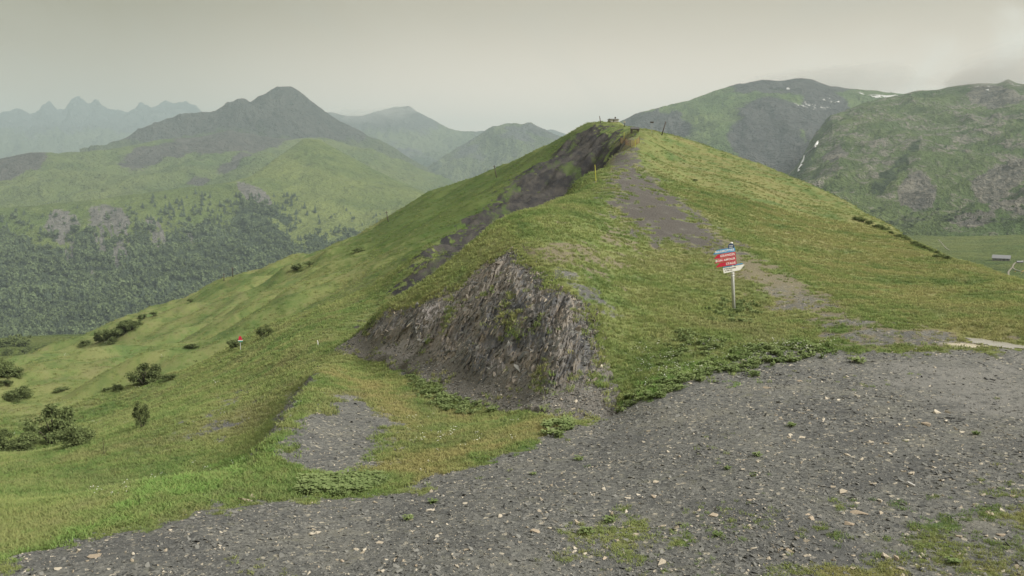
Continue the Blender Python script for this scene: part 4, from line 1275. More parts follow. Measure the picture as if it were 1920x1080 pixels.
mat_roof = simple_mat('grey_metal_roof', (0.22, 0.225, 0.24), 0.7, 0.0, .15)
mat_wall = simple_mat('grey_barn_wall', (0.20, 0.185, 0.165), 0.9, 0, .2)
mat_pale = simple_mat('pale_concrete', (0.42, 0.41, 0.39), 0.9, 0, .1)
mat_track = simple_mat('pale_track', (0.21, 0.195, 0.15), 0.95, 0, .2)
mat_bark = simple_mat('shrub_bark', (0.075, 0.065, 0.050), 0.9, 0, .3)


def text_mesh(body, size, align, ox, oz, y):
    cu = bpy.data.curves.new('lettering', 'FONT')
    cu.body, cu.size, cu.align_x, cu.align_y = body, size, align, 'CENTER'
    cu.offset = 0.004
    cu.space_character = 1.12
    o = bpy.data.objects.new('lettering_source', cu)
    me = bpy.data.meshes.new_from_object(o)
    bpy.data.objects.remove(o)
    co = np.empty(len(me.vertices) * 3, np.float32)
    me.vertices.foreach_get('co', co)
    co = co.reshape(-1, 3)
    new = np.stack([co[:, 0] + ox, np.full(len(co), y), co[:, 1] + oz], -1)
    me.vertices.foreach_set('co', new.astype(np.float32).ravel())
    me.materials.clear()
    me.update()
    return me


def board(parent, name, outline, mat, roll, th=0.025, y=-0.075):
    n = len(outline)
    V = [(x, y - th / 2, z) for x, z in outline] + [(x, y + th / 2, z) for x, z in outline]
    F = [tuple(range(n)), tuple(reversed(range(n, 2 * n)))] + [(i, i + n, (i + 1) % n + n, (i + 1) % n) for i in range(n)]
    o = part(name, (V, F), mat, parent)
    o.rotation_euler = (0, roll, 0)
    return o


def letters(parent, body, size, align, ox, oz, mat, y=-0.090):
    me = text_mesh(body, size, align, ox, oz, y)
    me.materials.append(mat)
    o = bpy.data.objects.new('lettering', me)
    COL.objects.link(o)
    o.parent = parent
    return o


# the signpost
sp = ground(1376, 583)
az_s = math.atan2(sp[0], sp[1])
u = metres(sp, 1.0)                                     # one photo pixel in metres out there
sign = empty('signpost', sp, (0, math.radians(-4.0), -az_s + math.radians(20)))
tag(sign, 'grey metal signpost with blue, red and white arrow boards beside the trodden path', 'signpost')
part('post', tube((0, 0, -.4), (0, 0, 124 * u), .075, .07, 12), mat_steel, sign, True)
part('cap', tube((0, 0, 124 * u), (0, 0, 125.5 * u), .08, .05, 12), mat_letter, sign, True)
part('band', tube((0, 0, 68 * u), (0, 0, 70.5 * u), .085, .085, 12), mat_letter, sign, True)
part('band', tube((0, 0, 63.5 * u), (0, 0, 65 * u), .082, .082, 12), mat_letter, sign, True)
RL = math.radians(-4.5)
pl = board(sign, 'plaque', [(-5 * u, 114.5 * u), (5.5 * u, 114.5 * u), (6 * u, 119 * u), (4 * u, 123 * u), (-3.5 * u, 123 * u), (-5.5 * u, 119 * u)], mat_navy, math.radians(-1))
pl['label'] = 'small navy plaque on top of the post'
for zz, w0, w1 in ((119.8, -3.5, 3.8), (117.0, -3.2, 3.2)):
    part('lettering', join(*[box((w0 + (w1 - w0) * i_ / 5) * u, (w0 + (w1 - w0) * (i_ + .62) / 5) * u, -.0905, -.0885, (zz - .8) * u, (zz + .5) * u) for i_ in range(5)]), mat_letter, pl)
for zc, txt, m_, x0_, lab in ((111.8, 'MARMOTTES', mat_blue, -27, 'blue arrow board'), (103.6, 'GRANGES', mat_red, -26.5, 'upper red arrow board'), (95.6, 'BON AMOUR', mat_red, -26.5, 'middle red arrow board'), (87.8, 'STADE', mat_red, -25, 'lower red arrow board')):
    hb = 3.55
    b_o = board(sign, 'arrow_board', [(x0_ * u, (zc - hb * .9) * u), (13 * u, (zc - hb) * u), (14 * u, (zc - hb + 1) * u), (14 * u, (zc + hb - 1) * u), (13 * u, (zc + hb) * u), ((x0_ + 8) * u, (zc + hb) * u)], m_, RL)
    b_o['label'] = lab
    letters(b_o, txt, 5.6 * u, 'RIGHT', 12.3 * u, zc * u, mat_letter)
    part('bolt', tube((0, -.09, zc * u), (0, -.10, zc * u), .018, .018, 6), mat_steel, b_o)
ws = board(sign, 'arrow_board', [(-12 * u, 72.0 * u), (19 * u, 73.2 * u), (28 * u, 82.0 * u), (-12.5 * u, 81.4 * u)], mat_wsign, RL, y=-.10)
ws['label'] = 'white arrow board pointing right'
letters(ws, "L'OUILLON", 3.9 * u, 'LEFT', -10.5 * u, 79.2 * u, mat_dletter, y=-.1145)
part('lettering', join(*[box((-9.5 + a_) * u, (-9.5 + b_) * u, -.1150, -.1135, 75.0 * u, 76.5 * u) for a_, b_ in ((0, .9), (1.3, 2.1), (2.5, 3.2), (4.2, 7.6), (8.2, 9.0), (10.1, 11), (11.4, 12.3), (12.7, 13.5))]), mat_dletter, ws)
st = board(sign, 'edge_strip', [(-11.5 * u, 82.0 * u), (27 * u, 83.2 * u), (24 * u, 84.6 * u), (-11.2 * u, 83.6 * u)], mat_blue, RL, y=-.05)

# small red sign down on the meadow
sp2 = ground(451, 657)
u2 = metres(sp2, 1.0)
s2 = empty('small_sign', sp2, (0, 0, -math.atan2(sp2[0], sp2[1])))
for o_ in [o_ for o_ in bpy.data.objects if o_.name.startswith('lettering')]:
    if o_.data.polygons and len(o_.data.polygons) in (30, 48):
        o_['kind'] = 'stuff'
tag(s2, 'small red triangular marker sign on a thin post down on the left meadow', 'sign')
part('post', tube((0, 0, -.2), (0, 0, 19 * u2), .035, .03, 6), mat_steel, s2)
board(s2, 'panel', [(-3.2 * u2, 19 * u2), (4.2 * u2, 19 * u2), (1.6 * u2, 26 * u2), (-1.8 * u2, 26 * u2)], mat_red, 0, .04, -.06)
board(s2, 'stripe', [(-4 * u2, 17.6 * u2), (4.6 * u2, 17.6 * u2), (4.6 * u2, 18.8 * u2), (-4 * u2, 18.8 * u2)], mat_letter, 0, .04, -.06)
board(s2, 'lower_panel', [(-2.6 * u2, 15.6 * u2), (4.2 * u2, 15.6 * u2), (4.4 * u2, 17.4 * u2), (-3 * u2, 17.4 * u2)], mat_teal, 0, .04, -.06)


def stake(px, py, hpx, mat, label, lean=0.0, r=.03, group=None):
    p = stand(px, py)
    h = metres(p, hpx)
    o = link_mesh('stake', *join(tube((0, 0, -.3), (lean * h, 0, h * .93), r, r * .9, 7), tube((lean * h, 0, h * .93), (lean * h * 1.02, 0, h), r * .9, r * .4, 7)), mat)
    o.location = [float(c) for c in p]
    o.rotation_euler = (0, 0, -math.atan2(p[0], p[1]))
    return tag(o, label, 'stake', group)


stake(1118, 344, 35, mat_ystake, 'tall yellow stake on the grass left of the path, below the rock gully', -.08, .032)
stake(1170, 263, 15, mat_ystake, 'yellow stake near the hilltop left of the orange netting', 0, .045)
stake(1191, 276, 14, mat_ystake, 'short yellow stake standing in the orange netting', 0, .04)
stake(597, 647, 9, mat_letter, 'short white stake in the meadow left of the rock face', -.15, .035)


def power_pole(px, py, hpx, lean, label, arm=True):
    p = stand(px, py)
    h = metres(p, hpx)
    o = empty('pole', p, (0, 0, -math.atan2(p[0], p[1])))
    tag(o, label, 'pole', 'wooden poles along the skyline')
    r = max(.10, metres(p, .85))
    part('shaft', tube((0, 0, -.6), (lean * h, 0, h), r, r * .75, 8), mat_wood, o, True)
    if arm:
        c_, zt = lean * h * .86, h * .86
        part('crossarm', box(c_ - h * .13, c_ + h * .13, -r * 1.3, -r * .3, zt - r * .5, zt + r * .5), mat_wood, o)
        for s_ in (-1, 1):
            part('insulator', tube((c_ + s_ * h * .11, -r * .8, zt + r * .5), (c_ + s_ * h * .11, -r * .8, zt + r * 1.8), r * .35, r * .3, 6), mat_steel, o)
    return o


power_pole(932, 332, 22, -.25, 'wooden pole leaning left on the skyline, below the blue mountain')
power_pole(729, 416, 20, -.22, 'wooden pole leaning left on the skyline, half way down the left flank')
power_pole(437, 519, 17, -.05, 'upright wooden pole with crossarm at the lower left skyline, taller of two')
power_pole(420, 527, 14, .03, 'short wooden pole in the hollow at the lower left skyline')
power_pole(1127, 231, 13, -.22, 'dark pole leaning left on the hilltop', False)
power_pole(1239, 253, 24, .36, 'dark bare pole leaning right on the right shoulder of the summit', False)

mat_tabletop = simple_mat('grey_timber', (0.10, 0.10, 0.105), .9, 0, .2, 6.0, .1)
# table by the summit
p = stand(1190, 247)
m1 = metres(p, 1.0)
tb = empty('picnic_table', p, (0, 0, -math.atan2(p[0], p[1]) + .15))
tag(tb, 'dark wooden table with sloping top standing at the summit end of the path', 'table')
for i_ in range(4):
    part('plank', ([(-8.2 * m1, (-.55 + .28 * i_), (5.2 + .9 * i_) * m1), (8.2 * m1, (-.55 + .28 * i_), (5.2 + .9 * i_) * m1), (7.6 * m1, (-.29 + .28 * i_), (6.0 + .9 * i_) * m1), (-7.6 * m1, (-.29 + .28 * i_), (6.0 + .9 * i_) * m1),
                     (-8.2 * m1, (-.55 + .28 * i_), (4.5 + .9 * i_) * m1), (8.2 * m1, (-.55 + .28 * i_), (4.5 + .9 * i_) * m1), (7.6 * m1, (-.29 + .28 * i_), (5.3 + .9 * i_) * m1), (-7.6 * m1, (-.29 + .28 * i_), (5.3 + .9 * i_) * m1)],
                    [(0, 1, 2, 3), (7, 6, 5, 4), (0, 4, 5, 1), (1, 5, 6, 2), (2, 6, 7, 3), (3, 7, 4, 0)]), mat_tabletop, tb)
part('beam', box(-8 * m1, 8 * m1, -.50, -.38, 3.4 * m1, 4.4 * m1), mat_wood, tb)
for sx_ in (-6.5, 6.0):
    for sy_ in (-.35, .35):
        part('leg', box((sx_ - .6) * m1, (sx_ + .6) * m1, sy_ - .07, sy_ + .07, -.3, (5.0 if sy_ < 0 else 7.0) * m1), mat_wood, tb)
part('bench_seat', box(-8 * m1, 8 * m1, -1.0, -.72, 2.0 * m1, 2.7 * m1), mat_wood, tb)
for sx_ in (-6, 5.6):
    part('leg', box((sx_ - .5) * m1, (sx_ + .5) * m1, -.93, -.8, -.3, 2.0 * m1), mat_wood, tb)

# little stone hut on the summit knoll
p = stand(1148, 236)
p = p * (225.0 / np.linalg.norm(p[:2]))
p[2] = float(at(1148, 229, 225.0)[2])
m1 = metres(p, 1.0)
kn = [(0, 0)]
KV, KF = [], []
for i_, (rr_, zz) in enumerate(((26, -14), (20, -6), (14, -1), (8, 1.8), (3, 2.4))):
    for j_ in range(20):
        t_ = j_ * 2 * math.pi / 20
        wv = 1 + .10 * math.sin(3 * t_ + i_) + .06 * math.cos(5 * t_)
        KV.append((rr_ * wv * math.cos(t_) * m1, rr_ * .7 * wv * math.sin(t_) * m1, zz * m1))
for i_ in range(4):
    for j_ in range(20):
        a_, b_2 = i_ * 20 + j_, i_ * 20 + (j_ + 1) % 20
        KF.append((a_, b_2, b_2 + 20, a_ + 20))
KF.append(tuple(range(80, 100)))
knoll = link_mesh('summit_knoll', KV, KF, mat_ground, smooth=True)
knoll.location = [float(c) for c in p]
tag(knoll, 'low grassy knoll behind the summit', kind='structure')
hut = empty('hut', p + np.array([0, 0, 2.0 * m1]), (0, 0, .2))
tag(hut, 'low grey hut with a stub chimney on the summit knoll', 'hut')
part('wall', box(-6 * m1, 9.5 * m1, -1.2, 1.2, -2.0 * m1, 3.0 * m1), mat_pale, hut)
part('roof', ([(-7 * m1, -1.5, 2.6 * m1), (10.4 * m1, -1.5, 2.6 * m1), (10.4 * m1, 1.5, 2.6 * m1), (-7 * m1, 1.5, 2.6 * m1), (-6 * m1, 0, 4.6 * m1), (9.6 * m1, 0, 4.6 * m1)], [(0, 1, 5, 4), (2, 3, 4, 5), (1, 2, 5), (3, 0, 4), (3, 2, 1, 0)]), mat_roof, hut)
part('chimney', box(4.6 * m1, 6.4 * m1, -.2, .2, 3.2 * m1, 7.5 * m1), mat_wood, hut)
part('door', box(-1 * m1, .8 * m1, -1.23, -1.2, -1.9 * m1, 1.8 * m1), mat_wood, hut)
p2_ = stand(1171, 238)
m1 = metres(p2_, 1.0)
o = empty('marker_post', p2_, (0, 0, -math.atan2(p2_[0], p2_[1])))
tag(o, 'thin marker post with a small board right of the summit knoll', 'post')
part('post', tube((0, 0, -.3), (0, 0, 9 * m1), .06, .05, 6), mat_wood, o)
part('board', box(-1.8 * m1, 1.8 * m1, -.1, -.06, 7.4 * m1, 10.6 * m1), mat_pale, o)
p2_ = stand(1222, 249)
m1 = metres(p2_, 1.0)
o = empty('notice_board', p2_, (0, 0, -math.atan2(p2_[0], p2_[1])))
tag(o, 'small dark board raised on a thin rod right of the summit table', 'board')
part('rod', tube((0, 0, -.3), (0, 0, 18 * m1), .025, .02, 6), mat_steel, o)
part('board', box(-3.2 * m1, 3.2 * m1, -.08, -.04, 17.4 * m1, 20.2 * m1), mat_wood, o)

# orange safety netting below the table
nf_ = empty('safety_netting', stand(1188, 268))
tag(nf_, 'sagging orange safety netting on short posts below the summit table', 'netting')
o0 = np.array(nf_.location)
prev = None
nv_, nfc = [], []
pts_n = [stand(x_, y_) - o0 for x_, y_ in ((1163, 268), (1172, 272), (1182, 276), (1192, 273), (1199, 268))]
for q_ in pts_n:
    q_[2] = float(height(q_[0] + o0[0], q_[1] + o0[1])) - o0[2]
for q_ in pts_n:
    part('post', tube(q_ - np.array([0, 0, .3]), q_ + np.array([0, 0, .95]), .025, .02, 6), mat_bark, nf_)
for a_, b_2 in zip(pts_n[:-1], pts_n[1:]):
    strands = []
    for i_ in range(7):
        z_ = .12 + .13 * i_
        mid_ = (a_ + b_2) / 2 - np.array([0, 0, .12])
        strands.append(tube(a_ + [0, 0, z_], mid_ + [0, 0, z_], .012, .012, 4))
        strands.append(tube(mid_ + [0, 0, z_], b_2 + [0, 0, z_], .012, .012, 4))
    for i_ in range(1, 9):
        c_ = a_ + (b_2 - a_) * i_ / 9 - np.array([0, 0, .12 * (1 - abs(2 * i_ / 9 - 1))])
        strands.append(tube(c_ + [0, 0, .1], c_ + [0, 0, .93], .010, .010, 4))
    part('net_panel', join(*strands), mat_orange, nf_)

# puddle beside the track
pv = np.array([hit(x_, y_) for x_, y_ in ((1800, 629), (1835, 626), (1885, 637), (1920, 646), (1960, 659), (1905, 661), (1858, 650), (1815, 640))])
cpt = pv.mean(0)
ring = []
for i_ in range(110):
    t_ = i_ / 110 * len(pv)
    j_ = int(t_)
    f_ = t_ - j_
    q_ = pv[j_] * (1 - f_) + pv[(j_ + 1) % len(pv)] * f_
    wob = float(perlin(q_[0] * 1.7, q_[1] * 1.7, 5)) * .30 + float(perlin(q_[0] * 5.0, q_[1] * 5.0, 6)) * .14
    ring.append(tuple(cpt + (q_ - cpt) * (.92 + wob)) + (Z_PUD - 0.012,))
mw, k = material('puddle_water')
pos = k.n('ShaderNodeNewGeometry').outputs['Position']
k.principled(k.mix(k.noise(pos, 1.2, 4.0), (0.22, 0.205, 0.175), (0.34, 0.32, 0.28)), 0.14, k.bump(k.noise(pos, 8.0, 3.0), .06, .02), .5)
pud = link_mesh('puddle', ring, [tuple(range(110))], mw)
tag(pud, 'long shallow grey puddle beside the track at the gravel edge', kind='structure')

# barns and tracks on the valley floor, waterfall in the ravine
def barn(px, py, wpx, label, roofm, rot):
    p = far_pt('valley_floor', px, py)
    s_ = metres(p, wpx)
    o = empty('barn', p, (0, 0, rot))
    tag(o, label, 'barn')
    L_, W_, h_ = s_ / 2, s_ * .30, s_ * .17
    part('wall', ([(-L_, -W_, -1), (L_, -W_, -1), (L_, W_, -1), (-L_, W_, -1), (-L_, -W_, h_), (L_, -W_, h_), (L_, W_, h_), (-L_, W_, h_), (-L_, 0, h_ * 2.0), (L_, 0, h_ * 2.0)],
                  [(0, 1, 5, 4), (2, 3, 7, 6), (1, 2, 6, 9, 5), (3, 0, 4, 8, 7)]), mat_wall, o)
    e_2, t_ = s_ * .04, s_ * .02
    rf_ = [(-L_ - e_2, -W_ - e_2, h_ - e_2 * .6), (L_ + e_2, -W_ - e_2, h_ - e_2 * .6), (L_ + e_2, 0, h_ * 2.05), (-L_ - e_2, 0, h_ * 2.05), (L_ + e_2, W_ + e_2, h_ - e_2 * .6), (-L_ - e_2, W_ + e_2, h_ - e_2 * .6)]
    top_ = [(x, y, z + t_) for x, y, z in rf_]
    part('roof', (rf_ + top_, [(6, 7, 8, 9), (9, 8, 10, 11), (1, 0, 3, 2), (2, 3, 5, 4), (0, 1, 7, 6), (4, 5, 11, 10), (1, 2, 8, 7), (2, 4, 10, 8), (3, 0, 6, 9), (5, 3, 9, 11)]), roofm, o)
    part('door', box(L_ * .2, L_ * .45, -W_ - .06, -W_ - .01, -1, h_ * .8), mat_wood, o)
    for x_ in (-.6, -.1, .75):
        part('window', box(L_ * x_ - s_ * .03, L_ * x_ + s_ * .03, -W_ - .06, -W_ - .01, h_ * .35, h_ * .7), mat_navy, o)
    return o


barn(1878, 488, 25, 'long grey roofed barn on the valley floor at the right', mat_roof, math.radians(-32))
barn(1912, 495, 9, 'small roofed shed right of the grey barn, at the picture edge', mat_roof, math.radians(-15))


def track(name, label, pts, width, mat, host):
    c = [far_pt(host, *q_) for q_ in pts]
    c = catmull(np.array(c), 8 * len(c))
    V, F = [], []
    for i_, q_ in enumerate(c):
        d_ = c[min(i_ + 1, len(c) - 1)] - c[max(i_ - 1, 0)]
        s_ = np.array([-d_[1], d_[0], 0])
        s_ /= (np.linalg.norm(s_) + 1e-9)
        for e in (-1, 1):
            V.append(q_ + s_ * width * e * .5 + [0, 0, .5])
    for i_ in range(len(c) - 1):
        F.append((2 * i_, 2 * i_ + 1, 2 * i_ + 3, 2 * i_ + 2))
    o = link_mesh(name, V, F, mat)
    return tag(o, label, kind='structure')


track('road', 'pale farm track curving past the barn', [(1889, 518), (1892, 510), (1898, 502), (1908, 495), (1930, 486)], 1.1, mat_track, 'valley_floor')
track('road', 'pale farm track branching to the right edge', [(1897, 503), (1908, 507), (1930, 514)], 1.0, mat_track, 'valley_floor')
track('path', 'thin foot path across the valley floor', [(1762, 450), (1770, 456), (1776, 464), (1778, 468)], 0.8, mat_track, 'valley_floor')

mwf = simple_mat('white_water', (0.78, 0.79, 0.80), .5, 0, .06)
wf_pts = [(1534, 264), (1531, 269), (1527, 276), (1521, 280), (1514, 285), (1509, 291), (1507, 298), (1504, 304), (1503, 309), (1498, 315), (1496, 321)]
from mathutils.bvhtree import BVHTree
bv = []
for nm_ in ('rocky_mountain', 'shale_mountain'):
    me = bpy.data.objects[nm_].data
    co = np.empty(len(me.vertices) * 3, np.float32)
    me.vertices.foreach_get('co', co)
    fi_ = np.empty(len(me.loops), np.int32)
    me.loops.foreach_get('vertex_index', fi_)
    bv.append(BVHTree.FromPolygons([Vector(c) for c in co.reshape(-1, 3)], [tuple(f) for f in fi_.reshape(-1, 4).tolist()]))


def far_ray(px, py):
    d_ = Vector(at(px, py, 1.0)).normalized()
    h_ = [b.ray_cast(Vector((0, 0, 0)), d_)[3] for b in bv]
    h_ = [x for x in h_ if x]
    return np.array(d_ * (min(h_) - 14.0)) if h_ else at(px, py, 2300)


cw = np.array([far_ray(x_, y_) for x_, y_ in wf_pts])
wd = [5, 7, 6, 4.5, 5.5, 6, 5, 6, 7, 5, 4]
V, F = [], []
for i_, (q_, w_) in enumerate(zip(cw, wd)):
    w_ *= .48
    V += [q_ + [-w_, -1.0, 0], q_ + [w_ * .2, -2.5, .4], q_ + [w_, -1.0, 0], q_ + [0, 5, -1.0]]
    if i_:
        a_, b_2 = 4 * (i_ - 1), 4 * i_
        F += [(a_ + j_, a_ + (j_ + 1) % 4, b_2 + (j_ + 1) % 4, b_2 + j_) for j_ in range(4)]
F += [(3, 2, 1, 0), (len(V) - 4, len(V) - 3, len(V) - 2, len(V) - 1)]
wf = link_mesh('waterfall', V, F, mwf, smooth=True)
tag(wf, 'thin white waterfall dropping down the ravine between two mountains', kind='structure')

# ------------------------------------------------------------------ shrubs
def leaf_mat(name, lo, hi, scale=1.6):
    return leafy(name, lambda k: k.mix(k.ramp(k.noise(k.n('ShaderNodeNewGeometry').outputs['Position'], scale, 4.0, .65), .35, .65),
                                       k.mix(k.n('ShaderNodeNewGeometry').outputs['Random Per Island'], tuple(c * .6 for c in lo), hi), k.mix(k.n('ShaderNodeNewGeometry').outputs['Random Per Island'], lo, tuple(c * 1.35 for c in hi))))


mat_shrub = leaf_mat('shrub_leaves', (0.105, 0.142, 0.058), (0.190, 0.232, 0.096))
mat_shrub2 = leaf_mat('pale_shrub_leaves', (0.080, 0.110, 0.045), (0.150, 0.180, 0.075))


def shrub_meshes(seed, nleaf, nclump, leaf, open_=0.0, tall=False):
    """unit shrub: 1 wide, 1 tall"""
    r = np.random.default_rng(seed)
    cl_ = []
    for i_ in range(nclump):
        a = r.uniform(0, 6.283)
        rad = .36 * math.sqrt(r.random())
        zt = (.92 if tall else .80) * math.sqrt(max(0, 1 - (rad / .46) ** 2))
        cl_.append((rad * math.cos(a), rad * math.sin(a), r.uniform(.15 + .15 * open_, 1.0) * zt, r.uniform(.10, .19)))
    V = np.empty((nleaf * 4, 3))
    which = r.integers(0, nclump, nleaf)
    C = np.array(cl_)[which]
    d = r.normal(size=(nleaf, 3))
    d /= np.linalg.norm(d, axis=1)[:, None]
    c = C[:, :3] + d * C[:, 3:4] * (r.random((nleaf, 1)) ** .4) * [1, 1, .85]
    c[:, 2] = np.maximum(c[:, 2], .02)
    a1 = r.normal(size=(nleaf, 3)); a1 /= np.linalg.norm(a1, axis=1)[:, None]
    a2 = np.cross(a1, r.normal(size=(nleaf, 3))); a2 /= np.linalg.norm(a2, axis=1)[:, None]
    s_ = leaf * r.uniform(.6, 1.3, (nleaf, 1))
    V[0::4], V[1::4], V[2::4], V[3::4] = c - a1 * s_, c + a2 * s_ * .55, c + a1 * s_, c - a2 * s_ * .55
    F = np.arange(nleaf * 4).reshape(-1, 4)
    st_ = []
    for x, y, z, _ in cl_[:max(6, nclump // 2)]:
        b0 = (x * .12, y * .12, -.05)
        mid = (x * .45, y * .45, z * .5)
        st_ += [tube(b0, mid, .016, .011, 5, False), tube(mid, (x, y, z), .011, .004, 5, False)]
    return V, F, join(*st_)


SH = []
for i_, (nl, nc_, lf, op, tl) in enumerate(((5200, 30, .026, 0, False), (4200, 26, .028, 0, False), (2600, 18, .030, .2, True), (1800, 18, .040, 0, False), (1400, 14, .045, 0, False), (420, 10, .028, .5, True))):
    V, F, S_ = shrub_meshes(900 + i_, nl, nc_, lf, op, tl)
    fo = link_mesh('foliage', V, F, mat_shrub)
    so = link_mesh('stems', S_[0], S_[1], mat_bark)
    SH.append((fo.data, so.data))
    bpy.data.objects.remove(fo)
    bpy.data.objects.remove(so)
SH_PALE = []
for f_, s_ in SH:
    f2 = f_.copy()
    f2.materials[0] = mat_shrub2
    SH_PALE.append((f2, s_))


def shrub(name, cat, label, p, w_, h_, var, group=None, pale=False, parts=True):
    root = empty(name, p, (0, 0, random.uniform(0, 6.28)))
    tag(root, label, cat, group)
    f_, s_ = (SH_PALE if pale else SH)[var]
    for nm_, me in (('foliage', f_), ('stems', s_)):
        if nm_ == 'stems' and not parts:
            continue
        o = bpy.data.objects.new(nm_, me)
        COL.objects.link(o)
        o.parent = root
        o.scale = (w_ * 1.15, w_ * 1.0, h_ * 1.1)
    return root


for px, py, wp_, hp_, var, pale, label in [
        (100, 832, 95, 72, 0, False, 'large rounded green bush at the lower left of the meadow'),
        (146, 836, 62, 46, 1, False, 'mid sized bush touching the right side of the large left bush'),
        (40, 846, 66, 34, 1, False, 'low dark bush just left of the large rounded bush'),
        (4, 846, 46, 42, 0, False, 'dark bush cut by the left picture edge, beside the large rounded bush'),
        (33, 750, 42, 28, 1, False, 'compact dark bush alone in the meadow above the large bush'),
        (275, 722, 74, 42, 0, True, 'wide loose willow bush in the middle of the left meadow'),
        (318, 712, 26, 16, 3, True, 'low bush at the right end of the wide willow bush'),
        (268, 802, 30, 48, 2, True, 'slender upright bush right of the large rounded bush'),
        (495, 636, 32, 26, 2, True, 'small upright bush right of the small red sign'),
        (440, 652, 30, 24, 3, False, 'small dark bush directly behind the small red sign'),
        (6, 706, 40, 40, 1, False, 'tall dark bush at the left picture edge, half way up the meadow'),
        (26, 706, 34, 24, 3, False, 'low dark bush right of the tall one at the left picture edge'),
        (218, 731, 24, 13, 4, True, 'small scrubby bush left of the wide willow bush, right of a pair'),
        (201, 734, 16, 10, 4, False, 'tiny scrubby bush left of the wide willow bush, left of a pair'),
        (115, 733, 26, 9, 4, False, 'low patch of scrub above and right of the compact dark bush'),
        (195, 852, 14, 28, 5, True, 'thin twiggy sapling right of the large rounded bush'),
        (12, 722, 22, 12, 4, True, 'tiny bush between the left edge bushes and the compact dark bush'),
        (360, 652, 26, 10, 4, True, 'low scrub tuft in the meadow left of the small red sign'),
        (557, 505, 24, 15, 3, False, 'dark bush on the skyline at the foot of the left flank'),
        (582, 497, 26, 10, 4, False, 'low bush on the skyline right of the dark skyline bush'),
        (357, 566, 12, 8, 4, False, 'tiny round bush alone on the lower left skyline'),
        (672, 473, 24, 13, 4, False, 'dark bush just below the skyline, middle of the left flank'),
        (288, 592, 16, 10, 4, False, 'small bush on the skyline above the long thicket'),
        (268, 598, 18, 14, 3, False, 'dark bush on the skyline above the right end of the long thicket'),
        (240, 606, 16, 10, 3, False, 'small dark bush on the skyline above the middle of the long thicket'),
        (160, 648, 20, 16, 3, False, 'round bush on the skyline left of the long thicket'),
        (1303, 340, 12, 6, 4, False, 'small dark shrub on the grass right of the upper path')]:
    p = stand(px, py)
    shrub('bush', 'bush', label, p, metres(p, wp_), metres(p, hp_), var, pale=pale)
# the long thicket: separate shrubs grown together
for i_, (px, py, wp_, hp_) in enumerate([(188, 640, 26, 22), (203, 638, 28, 26), (218, 634, 30, 28), (233, 626, 30, 26), (247, 618, 26, 20), (258, 610, 18, 13), (210, 644, 22, 14)]):
    p = stand(px, py)
    shrub('bush', 'bush', 'dark bush grown together with others in the long thicket below the left skyline', p, metres(p, wp_), metres(p, hp_), (0, 1, 3)[i_ % 3], group='bushes of the long thicket')
# trees round the pale field below the meadow
for i_, (px, py, wp_, hp_) in enumerate([(8, 650, 34, 22), (28, 648, 34, 24), (42, 650, 24, 20), (17, 665, 18, 16), (58, 634, 8, 8), (45, 664, 16, 13), (72, 660, 18, 15), (54, 657, 12, 9), (116, 643, 22, 16), (128, 640, 16, 12), (100, 648, 14, 8), (84, 652, 10, 8)]):
    p = far_pt('valley_terrace', px, py)
    shrub('tree', 'tree', 'small round tree beside the pale field far below the left meadow', p, metres(p, wp_), metres(p, hp_), (3, 4)[i_ % 2], group='trees round the pale field')
# shrubs beyond the right shoulder of the hill
for i_ in range(22):
    t_ = i_ / 21
    px = 1606 + t_ * 172 + random.uniform(-4, 4)
    py = float(np.interp(px, [1600, 1660, 1720, 1785], [408, 433, 461, 494])) + random.uniform(-2, 3)
    p = stand(px, py)
    shrub('bush', 'bush', 'green shrub in the row along the right shoulder of the hill', p, metres(p, random.uniform(11, 19)), metres(p, random.uniform(7, 12)), (1, 3, 4)[i_ % 3], group='shrubs along the right shoulder')

# green plants standing alone on the gravel
for i_, (px, py, wp_, lab) in enumerate([(765, 975, 26, 'leafy green plant alone on the gravel, left of centre'), (812, 943, 24, 'leafy green plant on the gravel near the basin edge'), (1100, 1000, 34, 'leafy weed clump at the bottom centre of the gravel'),
                                         (1140, 978, 30, 'leafy weed clump above the bottom centre clump'), (1420, 855, 22, 'small weed beside a white stone in mid gravel'), (1365, 880, 18, 'small bright weed on the gravel, left of the white stone'),
                                         (1610, 680, 30, 'grassy weed at the back edge of the gravel'), (1415, 705, 30, 'pale weed among the slate at the back edge of the gravel'), (1830, 815, 18, 'small weed near the pale stones at right'),
                                         (1785, 1055, 30, 'green plant among dry grass at the bottom right'), (1345, 1005, 22, 'flat weed on the gravel right of centre bottom'), (1485, 800, 22, 'thin weed behind the tan block'),
                                         (1000, 890, 16, 'tiny weed on the gravel right of the basin'), (1085, 862, 22, 'grassy weed on the slope of gravel below the rock face')]):
    p = ground(px, py)
    me = leaf_clump(60 + i_, 46, mat_leaf, .15, .55, .55)
    me.name = 'plant_leaves'
    o = bpy.data.objects.new('plant', me)
    COL.objects.link(o)
    s_ = metres(p, wp_) * .75
    o.location = [float(c) for c in p]
    o.scale = (s_, s_, s_ * .75)
    tag(o, lab, 'plant')


# ------------------------------------------------------------------ single stones on the gravel
def rock_thing(px, py, wpx, label, mat, seed, flat=.5, rnd=.3, rot=None, tilt=0.0, group=None):
    p = ground(px, py)
    me = shard(seed, mat, flat, rnd, 'rock')
    o = bpy.data.objects.new('rock', me)
    COL.objects.link(o)
    s_ = metres(p, wpx) * .42
    o.location = (float(p[0]), float(p[1]), float(p[2]) + s_ * flat * .25)
    o.scale = (s_, s_, s_)
    o.rotation_euler = (tilt, random.uniform(-.15, .15), rot if rot is not None else random.uniform(0, 6.28))
    return tag(o, label, 'stone', group)


